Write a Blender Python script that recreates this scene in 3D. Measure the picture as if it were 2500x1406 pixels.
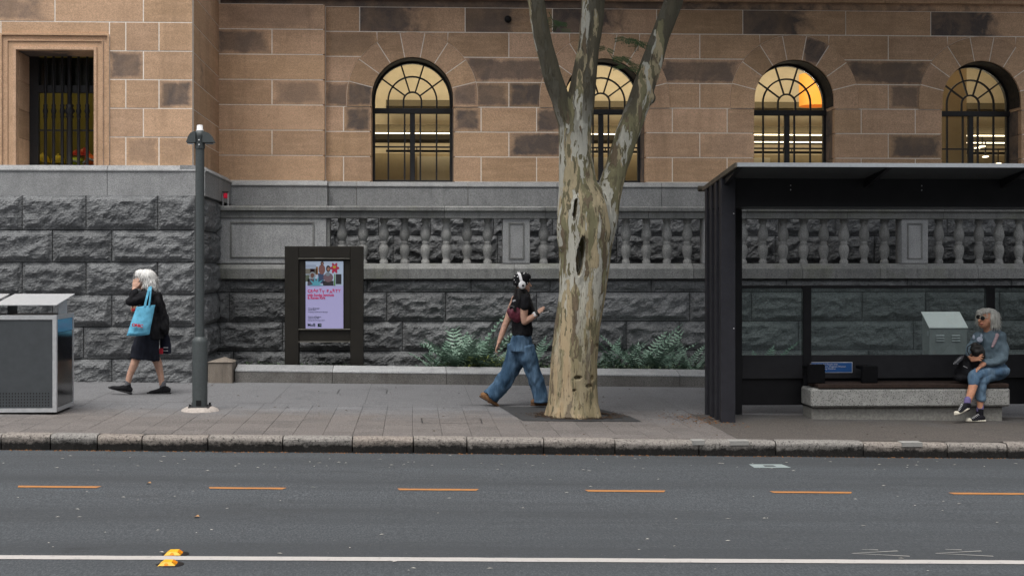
import bpy, bmesh, math, random
from mathutils import Vector, Matrix, noise as mn
R = math.radians
random.seed(11)
for _o in list(bpy.data.objects):
    bpy.data.objects.remove(_o)
SC = bpy.context.scene
COL = SC.collection

# ------------------------------------------------------------------ camera
FPX, HC = 3200.0, 1.73          # focal length in photo pixels, eye height
YAW = math.atan(140.0 / FPX)
cam_d = bpy.data.cameras.new('camera')
cam_d.sensor_width = 36.0
cam_d.lens = 36.0 * FPX / 2500.0
cam_d.shift_x = (1250 - 1147) / 2500.0
cam_d.shift_y = -(703 - 650) / 2500.0
cam_d.clip_start = 0.1
cam_d.clip_end = 900
cam = bpy.data.objects.new('camera', cam_d)
COL.objects.link(cam)
cam.location = (0, 0, HC)
cam.rotation_euler = (R(90), 0, -YAW)
SC.camera = cam

# ------------------------------------------------------------------ sky, sun, exposure
SUN_EL, SUN_AZ = R(68), R(205)      # azimuth from +Y clockwise: behind the camera, to its left
w = bpy.data.worlds.new('World'); SC.world = w; w.use_nodes = True
nt = w.node_tree; nt.nodes.clear()
sky = nt.nodes.new('ShaderNodeTexSky'); sky.sky_type = 'NISHITA'; sky.sun_disc = False
sky.sun_elevation = SUN_EL; sky.sun_rotation = SUN_AZ
sky.air_density = 1.0; sky.dust_density = 4.0; sky.ozone_density = 1.0
hs = nt.nodes.new('ShaderNodeHueSaturation'); hs.inputs['Saturation'].default_value = 0.22
bg = nt.nodes.new('ShaderNodeBackground'); bg.inputs['Strength'].default_value = 0.12
ow = nt.nodes.new('ShaderNodeOutputWorld')
nt.links.new(sky.outputs[0], hs.inputs['Color']); nt.links.new(hs.outputs[0], bg.inputs[0]); nt.links.new(bg.outputs[0], ow.inputs[0])
sun_d = bpy.data.lights.new('sun', 'SUN'); sun_d.energy = 1.3; sun_d.angle = R(28); sun_d.color = (1.0, 0.96, 0.9)
sun = bpy.data.objects.new('sun', sun_d); COL.objects.link(sun)
sdir = Vector((math.sin(SUN_AZ) * math.cos(SUN_EL), math.cos(SUN_AZ) * math.cos(SUN_EL), math.sin(SUN_EL)))
sun.rotation_euler = sdir.to_track_quat('Z', 'Y').to_euler()
sun.location = sdir * 40
vs = SC.view_settings
vs.view_transform = 'Standard'; vs.look = 'None'; vs.gamma = 1.0; vs.use_curve_mapping = False
vs.exposure = 0.80
SC.cycles.max_bounces = 6
SC.cycles.transparent_max_bounces = 12
SC.cycles.sample_clamp_indirect = 4.0
SC.cycles.use_denoising = True

# ------------------------------------------------------------------ measuring helpers
_ca, _sa = math.cos(YAW), math.sin(YAW)
def at(px, py, Y):
    """Point of the real place at depth Y that was measured at photo pixel (px, py)."""
    u = (px - 1147) / FPX
    X = Y * (u * _ca + _sa) / (_ca - u * _sa)
    zc = X * _sa + Y * _ca
    return Vector((X, Y, HC + (650 - py) / FPX * zc))
def ax(px, Y): return at(px, 650, Y).x
SLOPE = 0.0148
TILT = math.atan(SLOPE)
def gz(x): return -SLOPE * x      # footpath level: the street falls gently to the right

# ------------------------------------------------------------------ mesh builder
class MB:
    def __init__(s): s.v = []; s.f = []; s.sm = []
    def add(s, vs, fs, smooth=False):
        b = len(s.v); s.v.extend([tuple(p) for p in vs])
        for f in fs: s.f.append(tuple(i + b for i in f)); s.sm.append(smooth)
        return s
    def box(s, x0, x1, y0, y1, z0, z1, m=None):
        c = [Vector((x, y, z)) for x in (x0, x1) for y in (y0, y1) for z in (z0, z1)]
        if m is not None: c = [m @ p for p in c]
        return s.add(c, [(0, 1, 3, 2), (4, 6, 7, 5), (0, 4, 5, 1), (2, 3, 7, 6), (0, 2, 6, 4), (1, 5, 7, 3)])
    def bev(s, x0, x1, y0, y1, z0, z1, b=0.01, m=None):
        """box with chamfered edges"""
        bm = bmesh.new(); bmesh.ops.create_cube(bm, size=1)
        for v in bm.verts:
            v.co = Vector(((x0 + x1) / 2 + v.co.x * (x1 - x0), (y0 + y1) / 2 + v.co.y * (y1 - y0), (z0 + z1) / 2 + v.co.z * (z1 - z0)))
        bmesh.ops.bevel(bm, geom=bm.edges[:], offset=b, segments=1, affect='EDGES', profile=0.5)
        if m is not None: bm.transform(m)
        bm.verts.index_update()
        s.add([v.co for v in bm.verts], [[v.index for v in f.verts] for f in bm.faces]); bm.free(); return s
    def prism(s, pts, y0, y1):
        """x-z outline pushed from y0 (front) to y1; outline counter-clockwise seen from the front (-Y)"""
        n = len(pts)
        v = [(x, y0, z) for x, z in pts] + [(x, y1, z) for x, z in pts]
        f = [tuple(range(n)), tuple(reversed(range(n, 2 * n)))]
        f += [(i, i + n, (i + 1) % n + n, (i + 1) % n) for i in range(n)]
        return s.add(v, f)
    def sweep(s, prof, x0, x1):
        """y-z outline pushed along x"""
        n = len(prof)
        v = [(x0, y, z) for y, z in prof] + [(x1, y, z) for y, z in prof]
        f = [tuple(range(n)), tuple(reversed(range(n, 2 * n)))]
        f += [(i, i + n, (i + 1) % n + n, (i + 1) % n) for i in range(n)]
        return s.add(v, f)
    def tube(s, pts, rad, n=10, cap=True, smooth=True):
        pts = [Vector(p) for p in pts]
        if not hasattr(rad, '__len__'): rad = [rad] * len(pts)
        rings = []
        ref = Vector((0, 1, 0))
        for i, p in enumerate(pts):
            t = (pts[min(i + 1, len(pts) - 1)] - pts[max(i - 1, 0)])
            if t.length < 1e-9: t = Vector((0, 0, 1))
            t.normalize()
            a = ref - t * ref.dot(t)
            if a.length < 1e-3: a = Vector((1, 0, 0)) - t * t.x
            a.normalize(); b = t.cross(a); ref = a
            rings.append([p + (a * math.cos(2 * math.pi * k / n) + b * math.sin(2 * math.pi * k / n)) * rad[i] for k in range(n)])
        v = [q for r in rings for q in r]
        f = [(i * n + k, i * n + (k + 1) % n, (i + 1) * n + (k + 1) % n, (i + 1) * n + k) for i in range(len(pts) - 1) for k in range(n)]
        s.add(v, f, smooth)
        if cap:
            s.add(rings[0], [tuple(reversed(range(n)))]); s.add(rings[-1], [tuple(range(n))])
        return s
    def lathe(s, prof, c=(0, 0, 0), n=16, smooth=True, sx=1.0, sy=1.0):
        cx, cy, cz = c; v = []
        for r, z in prof:
            for k in range(n):
                v.append((cx + r * sx * math.cos(2 * math.pi * k / n), cy + r * sy * math.sin(2 * math.pi * k / n), cz + z))
        m = len(prof)
        f = [(i * n + k, i * n + (k + 1) % n, (i + 1) * n + (k + 1) % n, (i + 1) * n + k) for i in range(m - 1) for k in range(n)]
        s.add(v, f, smooth)
        s.add(v[:n], [tuple(reversed(range(n)))]); s.add(v[-n:], [tuple(range(n))])
        return s
    def ell(s, c, r, n=16, m=10, rot=None):
        c = Vector(c)
        if not hasattr(r, '__len__'): r = (r, r, r)
        v = []; f = []
        for i in range(1, m):
            t = math.pi * i / m
            for k in range(n):
                a = 2 * math.pi * k / n
                p = Vector((r[0] * math.sin(t) * math.cos(a), r[1] * math.sin(t) * math.sin(a), r[2] * math.cos(t)))
                v.append(c + (rot @ p if rot else p))
        top = Vector((0, 0, r[2])); bot = Vector((0, 0, -r[2]))
        v.append(c + (rot @ top if rot else top)); v.append(c + (rot @ bot if rot else bot))
        T, B = len(v) - 2, len(v) - 1
        for i in range(m - 2):
            for k in range(n):
                f.append((i * n + k, (i + 1) * n + k, (i + 1) * n + (k + 1) % n, i * n + (k + 1) % n))
        for k in range(n):
            f.append((T, k, (k + 1) % n)); f.append((B, (m - 2) * n + (k + 1) % n, (m - 2) * n + k))
        return s.add(v, f, True)
    def cap(s, p0, r0, p1, r1, n=12):
        """rounded tapered limb"""
        p0, p1 = Vector(p0), Vector(p1); t = (p1 - p0)
        L = t.length
        if L < 1e-6: return s.ell(p0, max(r0, r1))
        t.normalize()
        pts = []; rad = []
        for i in range(4):
            a = math.pi / 2 * (1 - i / 4); pts.append(p0 - t * r0 * math.sin(a)); rad.append(max(r0 * math.cos(a), 1e-4))
        pts.append(p0); rad.append(r0); pts.append(p1); rad.append(r1)
        for i in range(1, 5):
            a = math.pi / 2 * i / 4; pts.append(p1 + t * r1 * math.sin(a)); rad.append(max(r1 * math.cos(a), 1e-4))
        return s.tube(pts, rad, n)
    def limb(s, pts, rad, n=12):
        for i in range(len(pts) - 1): s.cap(pts[i], rad[i], pts[i + 1], rad[i + 1], n)
        return s
    def loft(s, rings, n=20):
        """rings: (centre, half-width in the picture direction, half-depth); rings lie across the path"""
        C = [Vector(r[0]) for r in rings]; v = []
        for i, r in enumerate(rings):
            t = C[min(i + 1, len(C) - 1)] - C[max(i - 1, 0)]; t.normalize()
            a = t.cross(Vector((0, 1, 0))); a.normalize(); b = a.cross(t)
            for k in range(n):
                th = 2 * math.pi * k / n
                v.append(C[i] + a * (r[1] * math.cos(th)) + b * (r[2] * math.sin(th)))
        m = len(rings)
        f = [(i * n + k, i * n + (k + 1) % n, (i + 1) * n + (k + 1) % n, (i + 1) * n + k) for i in range(m - 1) for k in range(n)]
        f += [tuple(reversed(range(n))), tuple(range((m - 1) * n, m * n))]
        return s.add(v, f, True)
    def mesh(s, name, off=(0, 0, 0), fix=True):
        me = bpy.data.meshes.new(name)
        ox, oy, oz = off
        me.from_pydata([(x - ox, y - oy, z - oz) for x, y, z in s.v], [], s.f)
        me.polygons.foreach_set('use_smooth', s.sm)
        if fix:
            bm = bmesh.new(); bm.from_mesh(me); bmesh.ops.recalc_face_normals(bm, faces=bm.faces[:]); bm.to_mesh(me); bm.free()
        me.update(); return me
    def build(s, name, mat, parent=None, loc=None, color=None, kind=None, fix=True):
        """link as ONE object; coordinates are world coordinates unless loc is given (then local to loc)"""
        pw = WL.get(parent.name, Vector()) if parent else Vector()
        if loc is None:
            me = s.mesh(name, pw, fix); l = Vector()
        else:
            me = s.mesh(name, (0, 0, 0), fix); l = Vector(loc) - pw
        return put(name, me, mat, parent, l, color=color, kind=kind)
WL = {}
def put(name, me, mat, parent=None, l=(0, 0, 0), rot=None, scale=None, color=None, kind=None):
    o = bpy.data.objects.new(name, me); COL.objects.link(o)
    if mat is not None and me is not None and hasattr(me, 'materials') and len(me.materials) == 0: me.materials.append(mat)
    o.parent = parent; o.location = l
    if rot is not None: o.rotation_euler = rot
    if scale is not None: o.scale = scale
    if color is not None: o.color = color
    if kind: o['kind'] = kind
    WL[o.name] = (WL.get(parent.name, Vector()) if parent else Vector()) + Vector(l)
    return o
def tag(o, label=None, cat=None, group=None, kind=None):
    if label: o['label'] = label
    if cat: o['category'] = cat
    if group: o['group'] = group
    if kind: o['kind'] = kind
    return o
def thing(name, label, cat, loc=(0, 0, 0), group=None):
    o = bpy.data.objects.new(name, None); COL.objects.link(o); o.location = loc; o.empty_display_size = 0.1
    WL[o.name] = Vector(loc)
    return tag(o, label, cat, group)
def part_empty(name, parent):
    o = bpy.data.objects.new(name, None); COL.objects.link(o); o.parent = parent
    WL[o.name] = Vector(WL[parent.name]); return o
def text(name, body, size, pos, mat, parent, align='LEFT', sx=1.0, rot=(R(90), 0, 0), bold=0.0, ext=0.0008):
    cu = bpy.data.curves.new(name, 'FONT'); cu.body = body; cu.size = size; cu.align_x = align; cu.extrude = ext; cu.offset = bold
    cu.resolution_u = 3
    pw = WL.get(parent.name, Vector())
    tmp = bpy.data.objects.new(name, cu); COL.objects.link(tmp)
    dg = bpy.context.evaluated_depsgraph_get(); dg.update()
    me = bpy.data.meshes.new_from_object(tmp.evaluated_get(dg)); bpy.data.objects.remove(tmp); bpy.data.curves.remove(cu)
    me.materials.clear(); me.name = name
    return put(name, me, mat, parent, Vector(pos) - pw, rot=rot, scale=(sx, 1, 1))

def remeshed(name, mb, voxel, smooth=3, disp=None, deform=None):
    """one continuous surface from overlapping solids"""
    me = mb.mesh(name + '_raw', fix=False)
    o = bpy.data.objects.new('tmp', me); COL.objects.link(o)
    md = o.modifiers.new('r', 'REMESH'); md.mode = 'VOXEL'; md.voxel_size = voxel; md.use_smooth_shade = True
    if smooth:
        sm = o.modifiers.new('s', 'SMOOTH'); sm.iterations = smooth; sm.factor = 0.5
    dg = bpy.context.evaluated_depsgraph_get(); dg.update()
    out = bpy.data.meshes.new_from_object(o.evaluated_get(dg))
    bpy.data.objects.remove(o); bpy.data.meshes.remove(me)
    out.name = name
    if disp or deform:
        nrm = [v.normal.copy() for v in out.vertices]
        for i, v in enumerate(out.vertices):
            p = v.co.copy()
            if disp:
                for amp, sc in disp:
                    q = Vector((p.x * sc[0], p.y * sc[1], p.z * sc[2]))
                    v.co = v.co + nrm[i] * (amp * mn.noise(q))
            if deform: v.co = deform(v.co.copy(), nrm[i])
    out.polygons.foreach_set('use_smooth', [True] * len(out.polygons))
    out.update(); return out
def blob(name, mb, mat, parent, voxel=0.007, smooth=3, disp=None, deform=None, color=None):
    me = remeshed(name, mb, voxel, smooth, disp, deform)
    pw = WL.get(parent.name, Vector()) if parent else Vector()
    me.transform(Matrix.Translation(-pw))
    return put(name, me, mat, parent, color=color)

# ------------------------------------------------------------------ materials
class NT:
    def __init__(s, name, rough=0.8, spec=0.3):
        s.m = bpy.data.materials.new(name); s.m.use_nodes = True
        s.t = s.m.node_tree; s.b = s.t.nodes['Principled BSDF']
        s.b.inputs['Roughness'].default_value = rough
        s.b.inputs['Specular IOR Level'].default_value = spec
    def n(s, typ, **kw):
        nd = s.t.nodes.new('ShaderNode' + typ)
        for k, v in kw.items():
            if hasattr(nd, k) and k not in ('Scale',): setattr(nd, k, v)
            else: s.set(nd, k, v)
        return nd
    def set(s, nd, k, v):
        i = nd.inputs[k]
        if isinstance(v, bpy.types.NodeSocket): s.t.links.new(v, i)
        else: i.default_value = v
    def l(s, a, b): s.t.links.new(a, b)
    def pos(s): return s.n('NewGeometry').outputs['Position']
    def objc(s): return s.n('TexCoord').outputs['Object']
    def gen(s): return s.n('TexCoord').outputs['Generated']
    def rnd(s): return s.n('ObjectInfo').outputs['Random']
    def ocol(s):
        c = s.n('SeparateColor'); s.l(s.n('ObjectInfo').outputs['Color'], c.inputs[0]); return c.outputs
    def map(s, v, scale=(1, 1, 1), loc=(0, 0, 0)):
        m = s.n('Mapping'); s.l(v, m.inputs['Vector']); m.inputs['Scale'].default_value = scale
        if isinstance(loc, bpy.types.NodeSocket): s.l(loc, m.inputs['Location'])
        else: m.inputs['Location'].default_value = loc
        return m.outputs[0]
    def noise(s, v, scale=5, detail=4, rough=0.55, dist=0.0):
        t = s.n('TexNoise'); s.l(v, t.inputs['Vector']); t.inputs['Scale'].default_value = scale
        t.inputs['Detail'].default_value = detail; t.inputs['Roughness'].default_value = rough; t.inputs['Distortion'].default_value = dist
        return t.outputs['Fac']
    def voro(s, v, scale=5, feat='F1', out='Distance'):
        t = s.n('TexVoronoi'); t.feature = feat; s.l(v, t.inputs['Vector']); t.inputs['Scale'].default_value = scale
        return t.outputs[out]
    def ramp(s, f, stops, interp='LINEAR'):
        r = s.n('ValToRGB'); s.l(f, r.inputs[0]); cr = r.color_ramp; cr.interpolation = interp
        while len(cr.elements) < len(stops): cr.elements.new(0.5)
        for e, (p, c) in zip(cr.elements, stops):
            e.position = p; e.color = (c, c, c, 1) if not hasattr(c, '__len__') else (*c, 1)
        return r.outputs[0]
    def mix(s, f, a, b, mode='MIX'):
        m = s.n('Mix'); m.data_type = 'RGBA'; m.blend_type = mode
        for k, v in ((0, f), (6, a), (7, b)):
            sock = m.inputs[k]
            if isinstance(v, bpy.types.NodeSocket): s.l(v, sock)
            elif hasattr(v, '__len__'): sock.default_value = (*v, 1)
            else: sock.default_value = v if k == 0 else (v, v, v, 1)
        return m.outputs[2]
    def math(s, op, a, b=0.0, c=None, clamp=False):
        m = s.n('Math'); m.operation = op; m.use_clamp = clamp
        for i, v in enumerate((a, b) if c is None else (a, b, c)):
            if isinstance(v, bpy.types.NodeSocket): s.l(v, m.inputs[i])
            else: m.inputs[i].default_value = v
        return m.outputs[0]
    def sep(s, v):
        x = s.n('SeparateXYZ'); s.l(v, x.inputs[0]); return x.outputs
    def bump(s, h, strength=0.3, dist=0.02):
        b = s.n('Bump'); s.l(h, b.inputs['Height']); b.inputs['Strength'].default_value = strength; b.inputs['Distance'].default_value = dist
        s.l(b.outputs[0], s.b.inputs['Normal'])
    def col(s, c):
        if isinstance(c, bpy.types.NodeSocket): s.l(c, s.b.inputs['Base Color'])
        else: s.b.inputs['Base Color'].default_value = (*c, 1)
        return s
    def rough(s, f):
        s.l(f, s.b.inputs['Roughness'])

def plain(name, c, rough=0.6, var=0.12, scale=30, spec=0.3, metal=0.0, bump=0.0, bscale=200):
    t = NT(name, rough, spec); t.b.inputs['Metallic'].default_value = metal
    f = t.noise(t.pos(), scale, 5, 0.6)
    lo = tuple(x * (1 - var) for x in c); hi = tuple(min(1, x * (1 + var)) for x in c)
    t.col(t.ramp(f, [(0.3, lo), (0.7, hi)]))
    if bump: t.bump(t.noise(t.pos(), bscale, 3), bump, 0.004)
    return t.m

def m_sandstone(name, base, alt, stainable=True):
    t = NT(name, 0.9, 0.2); p = t.pos()
    oi = t.n('ObjectInfo'); rnd = oi.outputs['Random']
    offs = t.n('CombineXYZ'); t.l(t.math('MULTIPLY', rnd, 37.0), offs.inputs[0]); t.l(t.math('MULTIPLY', rnd, 91.0), offs.inputs[2])
    pv = t.n('VectorMath'); pv.operation = 'ADD'; t.l(p, pv.inputs[0]); t.l(offs.outputs[0], pv.inputs[1]); pv = pv.outputs[0]
    r2 = t.n('TexWhiteNoise'); r2.noise_dimensions = '1D'; t.l(t.math('MULTIPLY', rnd, 713.0), r2.inputs['W'])
    c = t.mix(t.ramp(rnd, [(0.0, 0.0), (1.0, 1.0)]), base, alt)
    c = t.mix(1.0, c, t.ramp(r2.outputs['Value'], [(0.0, 0.74), (0.5, 0.98), (1.0, 1.14)]), 'MULTIPLY')
    c = t.mix(t.ramp(r2.outputs['Value'], [(0.62, 0.0), (0.66, 0.22)], 'LINEAR'), c, (0.42, 0.28, 0.21))
    cloud = t.noise(pv, 1.6, 5, 0.6, 0.6)
    c = t.mix(t.ramp(cloud, [(0.35, 0.0), (0.75, 0.55)]), c, tuple(x * 0.66 for x in base))
    c = t.mix(t.ramp(t.noise(t.map(pv, (1.2, 1, 9)), 1.5, 4, 0.6), [(0.45, 0.0), (0.8, 0.35)]), c, tuple(min(1, x * 1.25) for x in alt))
    grain = t.noise(p, 62, 4, 0.85)
    c = t.mix(0.85, c, t.ramp(grain, [(0.30, 0.50), (0.5, 0.97), (0.70, 1.42)]), 'MULTIPLY')
    if stainable:
        oc = t.ocol(); g = t.sep(t.gen())
        n1 = t.noise(pv, 3.0, 5, 0.65, 0.4)
        wob = t.math('MULTIPLY', t.math('SUBTRACT', n1, 0.5), 0.42)
        def edge(v):
            a = t.math('MINIMUM', v, t.math('SUBTRACT', 1.0, v)); return t.math('ADD', a, wob)
        e = t.math('MINIMUM', edge(g[0]), edge(g[2]))
        mk = t.ramp(e, [(0.0, 0.0), (0.15, 1.0)])
        # whole-block stain when green channel is high: less of a soft margin
        full = t.ramp(t.math('ADD', t.math('MULTIPLY', wob, 2.0), t.math('SUBTRACT', 1.05, g[0])), [(0.35, 0.0), (0.6, 1.0)])
        mk = t.mix(oc[1], mk, full)
        amt = t.math('MULTIPLY', t.math('MULTIPLY', mk, oc[0]), t.ramp(n1, [(0.25, 0.6), (0.6, 1.0)]))
        c = t.mix(amt, c, t.ramp(t.noise(p, 60, 4, .8), [(0.3, (0.05, 0.046, 0.048)), (0.7, (0.12, 0.109, 0.110))]))
    soot_and_shade = t.noise(t.map(p, (2.6, 2.6, 0.33)), 1.0, 6, 0.65, 0.4)     # rain streaks running over the joints
    c = t.mix(t.ramp(soot_and_shade, [(0.54, 0.0), (0.76, 0.45)]), c, tuple(x * 0.42 for x in base))
    wash = t.noise(p, 0.55, 5, 0.6)
    c = t.mix(t.ramp(wash, [(0.46, 0.0), (0.72, 0.22)]), c, tuple(x * 0.6 for x in base))
    fine = t.noise(pv, 7.0, 6, 0.7)
    c = t.mix(t.ramp(fine, [(0.60, 0.0), (0.78, 0.55)]), c, tuple(x * 0.38 for x in base))
    t.col(c)
    t.bump(t.math('ADD', t.math('MULTIPLY', grain, 0.4), fine), 0.25, 0.006)
    return t.m

def m_granite(name, dark, light, scale=170, rock=False, tint=None, streak=0.0):
    t = NT(name, 0.82, 0.3); p = t.pos(); rnd = t.rnd()
    f = t.noise(p, scale, 4, 0.9)
    c = t.ramp(f, [(0.32, tuple(x * 0.6 for x in dark)), (0.52, tuple((a + b) / 2 for a, b in zip(dark, light))), (0.72, light)])
    c = t.mix(0.5, c, t.ramp(rnd, [(0.0, tuple(x * 0.75 for x in light)), (1.0, light)]), 'MULTIPLY') if False else c
    blot = t.noise(p, 2.3, 6, 0.65, 0.5)
    c = t.mix(t.ramp(blot, [(0.42, 0.0), (0.72, 0.45)]), c, tuple(x * 0.8 for x in dark))
    v = t.ramp(rnd, [(0.0, 0.78), (1.0, 1.08)])
    c = t.mix(1.0, c, v, 'MULTIPLY')
    if tint:
        c = t.mix(t.ramp(t.noise(p, 1.1, 5, 0.7), [(0.5, 0.0), (0.7, 0.5)]), c, tint)
    if streak:
        sp = t.noise(t.map(p, (9, 9, 0.7)), 1.0, 5, 0.65)
        c = t.mix(t.ramp(sp, [(0.5, 0.0), (0.75, streak)]), c, tuple(x * 0.45 for x in dark))
    t.col(c)
    if rock:
        h = t.math('ADD', t.noise(p, 14, 8, 0.72, 0.6), t.math('MULTIPLY', t.voro(t.map(p, (1, 1, 1.6)), 22, 'F1'), 0.5))
        t.bump(h, 0.75, 0.025)
    else:
        t.bump(t.math('ADD', f, t.noise(p, 25, 5)), 0.15, 0.005)
    return t.m

def m_glass(name, tint=(1, 1, 1), refl=0.09, dirt=0.0, alpha=1.0):
    m = bpy.data.materials.new(name); m.use_nodes = True; n = m.node_tree; n.nodes.clear()
    out = n.nodes.new('ShaderNodeOutputMaterial'); mx = n.nodes.new('ShaderNodeMixShader')
    tr = n.nodes.new('ShaderNodeBsdfTransparent'); tr.inputs[0].default_value = (*tint, 1)
    gl = n.nodes.new('ShaderNodeBsdfGlossy'); gl.inputs['Roughness'].default_value = 0.03; gl.inputs[0].default_value = (0.9, 0.95, 1, 1)
    lw = n.nodes.new('ShaderNodeFresnel'); lw.inputs[0].default_value = 1.45
    ad = n.nodes.new('ShaderNodeMath'); ad.operation = 'MULTIPLY'; ad.inputs[1].default_value = refl / 0.05; n.links.new(lw.outputs[0], ad.inputs[0])
    n.links.new(ad.outputs[0], mx.inputs[0]); n.links.new(tr.outputs[0], mx.inputs[1]); n.links.new(gl.outputs[0], mx.inputs[2])
    last = mx.outputs[0]
    if dirt:
        df = n.nodes.new('ShaderNodeBsdfDiffuse'); df.inputs[0].default_value = (0.5, 0.53, 0.52, 1)
        m2 = n.nodes.new('ShaderNodeMixShader'); g = n.nodes.new('ShaderNodeNewGeometry'); ns = n.nodes.new('ShaderNodeTexNoise')
        ns.inputs['Scale'].default_value = 3.0; ns.inputs['Detail'].default_value = 6; n.links.new(g.outputs['Position'], ns.inputs['Vector'])
        r = n.nodes.new('ShaderNodeMapRange'); r.inputs['From Min'].default_value = 0.3; r.inputs['From Max'].default_value = 0.8
        r.inputs['To Min'].default_value = dirt * 0.4; r.inputs['To Max'].default_value = dirt
        n.links.new(ns.outputs['Fac'], r.inputs['Value']); n.links.new(r.outputs[0], m2.inputs[0])
        n.links.new(last, m2.inputs[1]); n.links.new(df.outputs[0], m2.inputs[2]); last = m2.outputs[0]
    n.links.new(last, out.inputs[0]); return m

def m_emit(name, c, s):
    t = NT(name, 0.5); t.col(c); t.b.inputs['Emission Color'].default_value = (*c, 1); t.b.inputs['Emission Strength'].default_value = s
    return t.m

M = {}
M['sand'] = m_sandstone('sandstone', (0.56, 0.368, 0.225), (0.67, 0.447, 0.305))
M['mortar'] = plain('mortar', (0.86, 0.80, 0.72), 0.9, 0.15, 40)
M['rock'] = m_granite('rock_faced_granite', (0.078, 0.082, 0.086), (0.27, 0.277, 0.283), 60, rock=True)
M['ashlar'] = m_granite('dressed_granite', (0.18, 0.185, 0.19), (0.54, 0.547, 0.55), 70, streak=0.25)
M['ashlar_moss'] = m_granite('weathered_granite', (0.11, 0.113, 0.112), (0.37, 0.375, 0.365), 70, tint=(0.12, 0.13, 0.07), streak=0.5)
M['pjoint'] = plain('paving_joint', (0.07, 0.068, 0.065), 0.95, 0.2, 50)
M['joint'] = plain('granite_joint', (0.045, 0.045, 0.047), 0.95, 0.2, 50)

def m_asphalt():
    t = NT('asphalt', 0.85, 0.35); p = t.pos()
    f = t.noise(t.map(p, (1, 0.35, 1)), 75, 4, 0.9)
    c = t.ramp(f, [(0.30, (0.022, 0.0247, 0.028)), (0.5, (0.060, 0.067, 0.074)), (0.66, (0.118, 0.129, 0.14)), (0.78, (0.24, 0.25, 0.25))])
    lane = t.noise(t.map(p, (0.05, 0.9, 1)), 1.2, 4, 0.6)
    c = t.mix(t.ramp(lane, [(0.38, 0.0), (0.62, 0.75)]), c, (0.040, 0.044, 0.048))
    pat = t.noise(t.map(p, (0.35, 1.6, 1)), 1.3, 6, 0.7, 0.5)
    c = t.mix(t.ramp(pat, [(0.55, 0.0), (0.72, 0.5)]), c, (0.038, 0.040, 0.042))
    oil = t.noise(t.map(p, (1.1, 2.2, 1), (4, 9, 0)), 1.0, 5, 0.6)
    c = t.mix(t.ramp(oil, [(0.66, 0.0), (0.74, 0.55)]), c, (0.022, 0.023, 0.025))
    sp = t.voro(t.map(p, (2.5, 6, 1)), 3.0)
    c = t.mix(t.ramp(sp, [(0.02, 0.8), (0.035, 0.0)]), c, (0.5, 0.48, 0.45))
    t.col(c); t.bump(f, 0.55, 0.008); return t.m
M['asphalt'] = m_asphalt()
def m_paving(name, a, b, warm):
    t = NT(name, 0.88, 0.25); p = t.pos(); rnd = t.rnd()
    f = t.noise(t.map(p, (1, 0.4, 1)), 70, 4, 0.88)
    c = t.ramp(f, [(0.32, tuple(x * 0.75 for x in a)), (0.68, tuple(x * 1.1 for x in b))])
    y = t.sep(p)[1]
    wm = t.ramp(t.math('ADD', t.math('MULTIPLY', t.math('SUBTRACT', 16.3, y), 0.35), t.math('SUBTRACT', t.noise(p, 0.9, 6, 0.7, 0.5), 0.5)), [(0.1, 0.0), (0.55, 0.85)])
    c = t.mix(wm, c, t.mix(1.0, c, warm, 'MULTIPLY'))
    c = t.mix(t.ramp(t.noise(p, 1.7, 7, 0.75, 0.6), [(0.52, 0.0), (0.75, 0.5)]), c, tuple(x * 0.7 for x in a))
    c = t.mix(1.0, c, t.ramp(rnd, [(0, 0.88), (1, 1.06)]), 'MULTIPLY')
    c = t.mix(t.ramp(t.voro(p, 5.0), [(0.05, 0.7), (0.075, 0.0)]), c, (0.06, 0.055, 0.05))
    t.col(c); t.bump(f, 0.35, 0.005); return t.m
M['paver'] = m_paving('concrete_paver', (0.105, 0.106, 0.110), (0.225, 0.227, 0.236), (0.90, 0.79, 0.70))
M['apron'] = m_paving('brown_bitumen', (0.066, 0.065, 0.065), (0.145, 0.142, 0.142), (0.90, 0.80, 0.71))
M['patch'] = plain('dark_bitumen', (0.045, 0.046, 0.048), 0.9, 0.45, 140, bump=0.4, bscale=120)
def m_kerb():
    t = NT('kerb_stone', 0.85, 0.3); oc = t.ocol()
    p = t.pos(); rnd = t.rnd()
    f = t.noise(p, 55, 4, 0.75)
    base = t.mix(rnd, (0.22, 0.216, 0.206), (0.27, 0.205, 0.16))
    c = t.mix(0.6, base, t.ramp(f, [(0.3, (0.09, 0.085, 0.08)), (0.66, (0.36, 0.34, 0.315))]))
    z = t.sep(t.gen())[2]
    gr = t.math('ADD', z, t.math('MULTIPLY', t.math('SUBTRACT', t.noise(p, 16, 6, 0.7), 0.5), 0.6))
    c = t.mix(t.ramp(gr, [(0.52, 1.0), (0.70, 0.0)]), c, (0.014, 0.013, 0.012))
    pit = t.noise(p, 38, 5, 0.75)
    c = t.mix(t.ramp(pit, [(0.53, 0.0), (0.62, 0.9)]), c, (0.03, 0.028, 0.026))
    t.col(c); t.bump(pit, 0.6, 0.012); return t.m
M['kerb'] = m_kerb()
def m_paint(name, c, wear=0.5):
    t = NT(name, 0.7, 0.3); p = t.pos(); f = t.noise(p, 60, 5, 0.75)
    cc = t.mix(t.ramp(f, [(0.3, 0.35), (0.6, 0.0)]), c, tuple(x * 0.6 for x in c))
    cc = t.mix(t.ramp(t.noise(p, 18, 7, 0.8), [(0.56, 0.0), (0.64, wear)]), cc, (0.11, 0.113, 0.12))
    t.col(cc); t.bump(t.noise(p, 95, 3), 0.3, 0.004); return t.m
M['white_line'] = m_paint('white_road_paint', (0.45, 0.425, 0.405), 0.45)
M['orange_line'] = m_paint('orange_road_paint', (0.42, 0.185, 0.06), 0.7)
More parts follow.
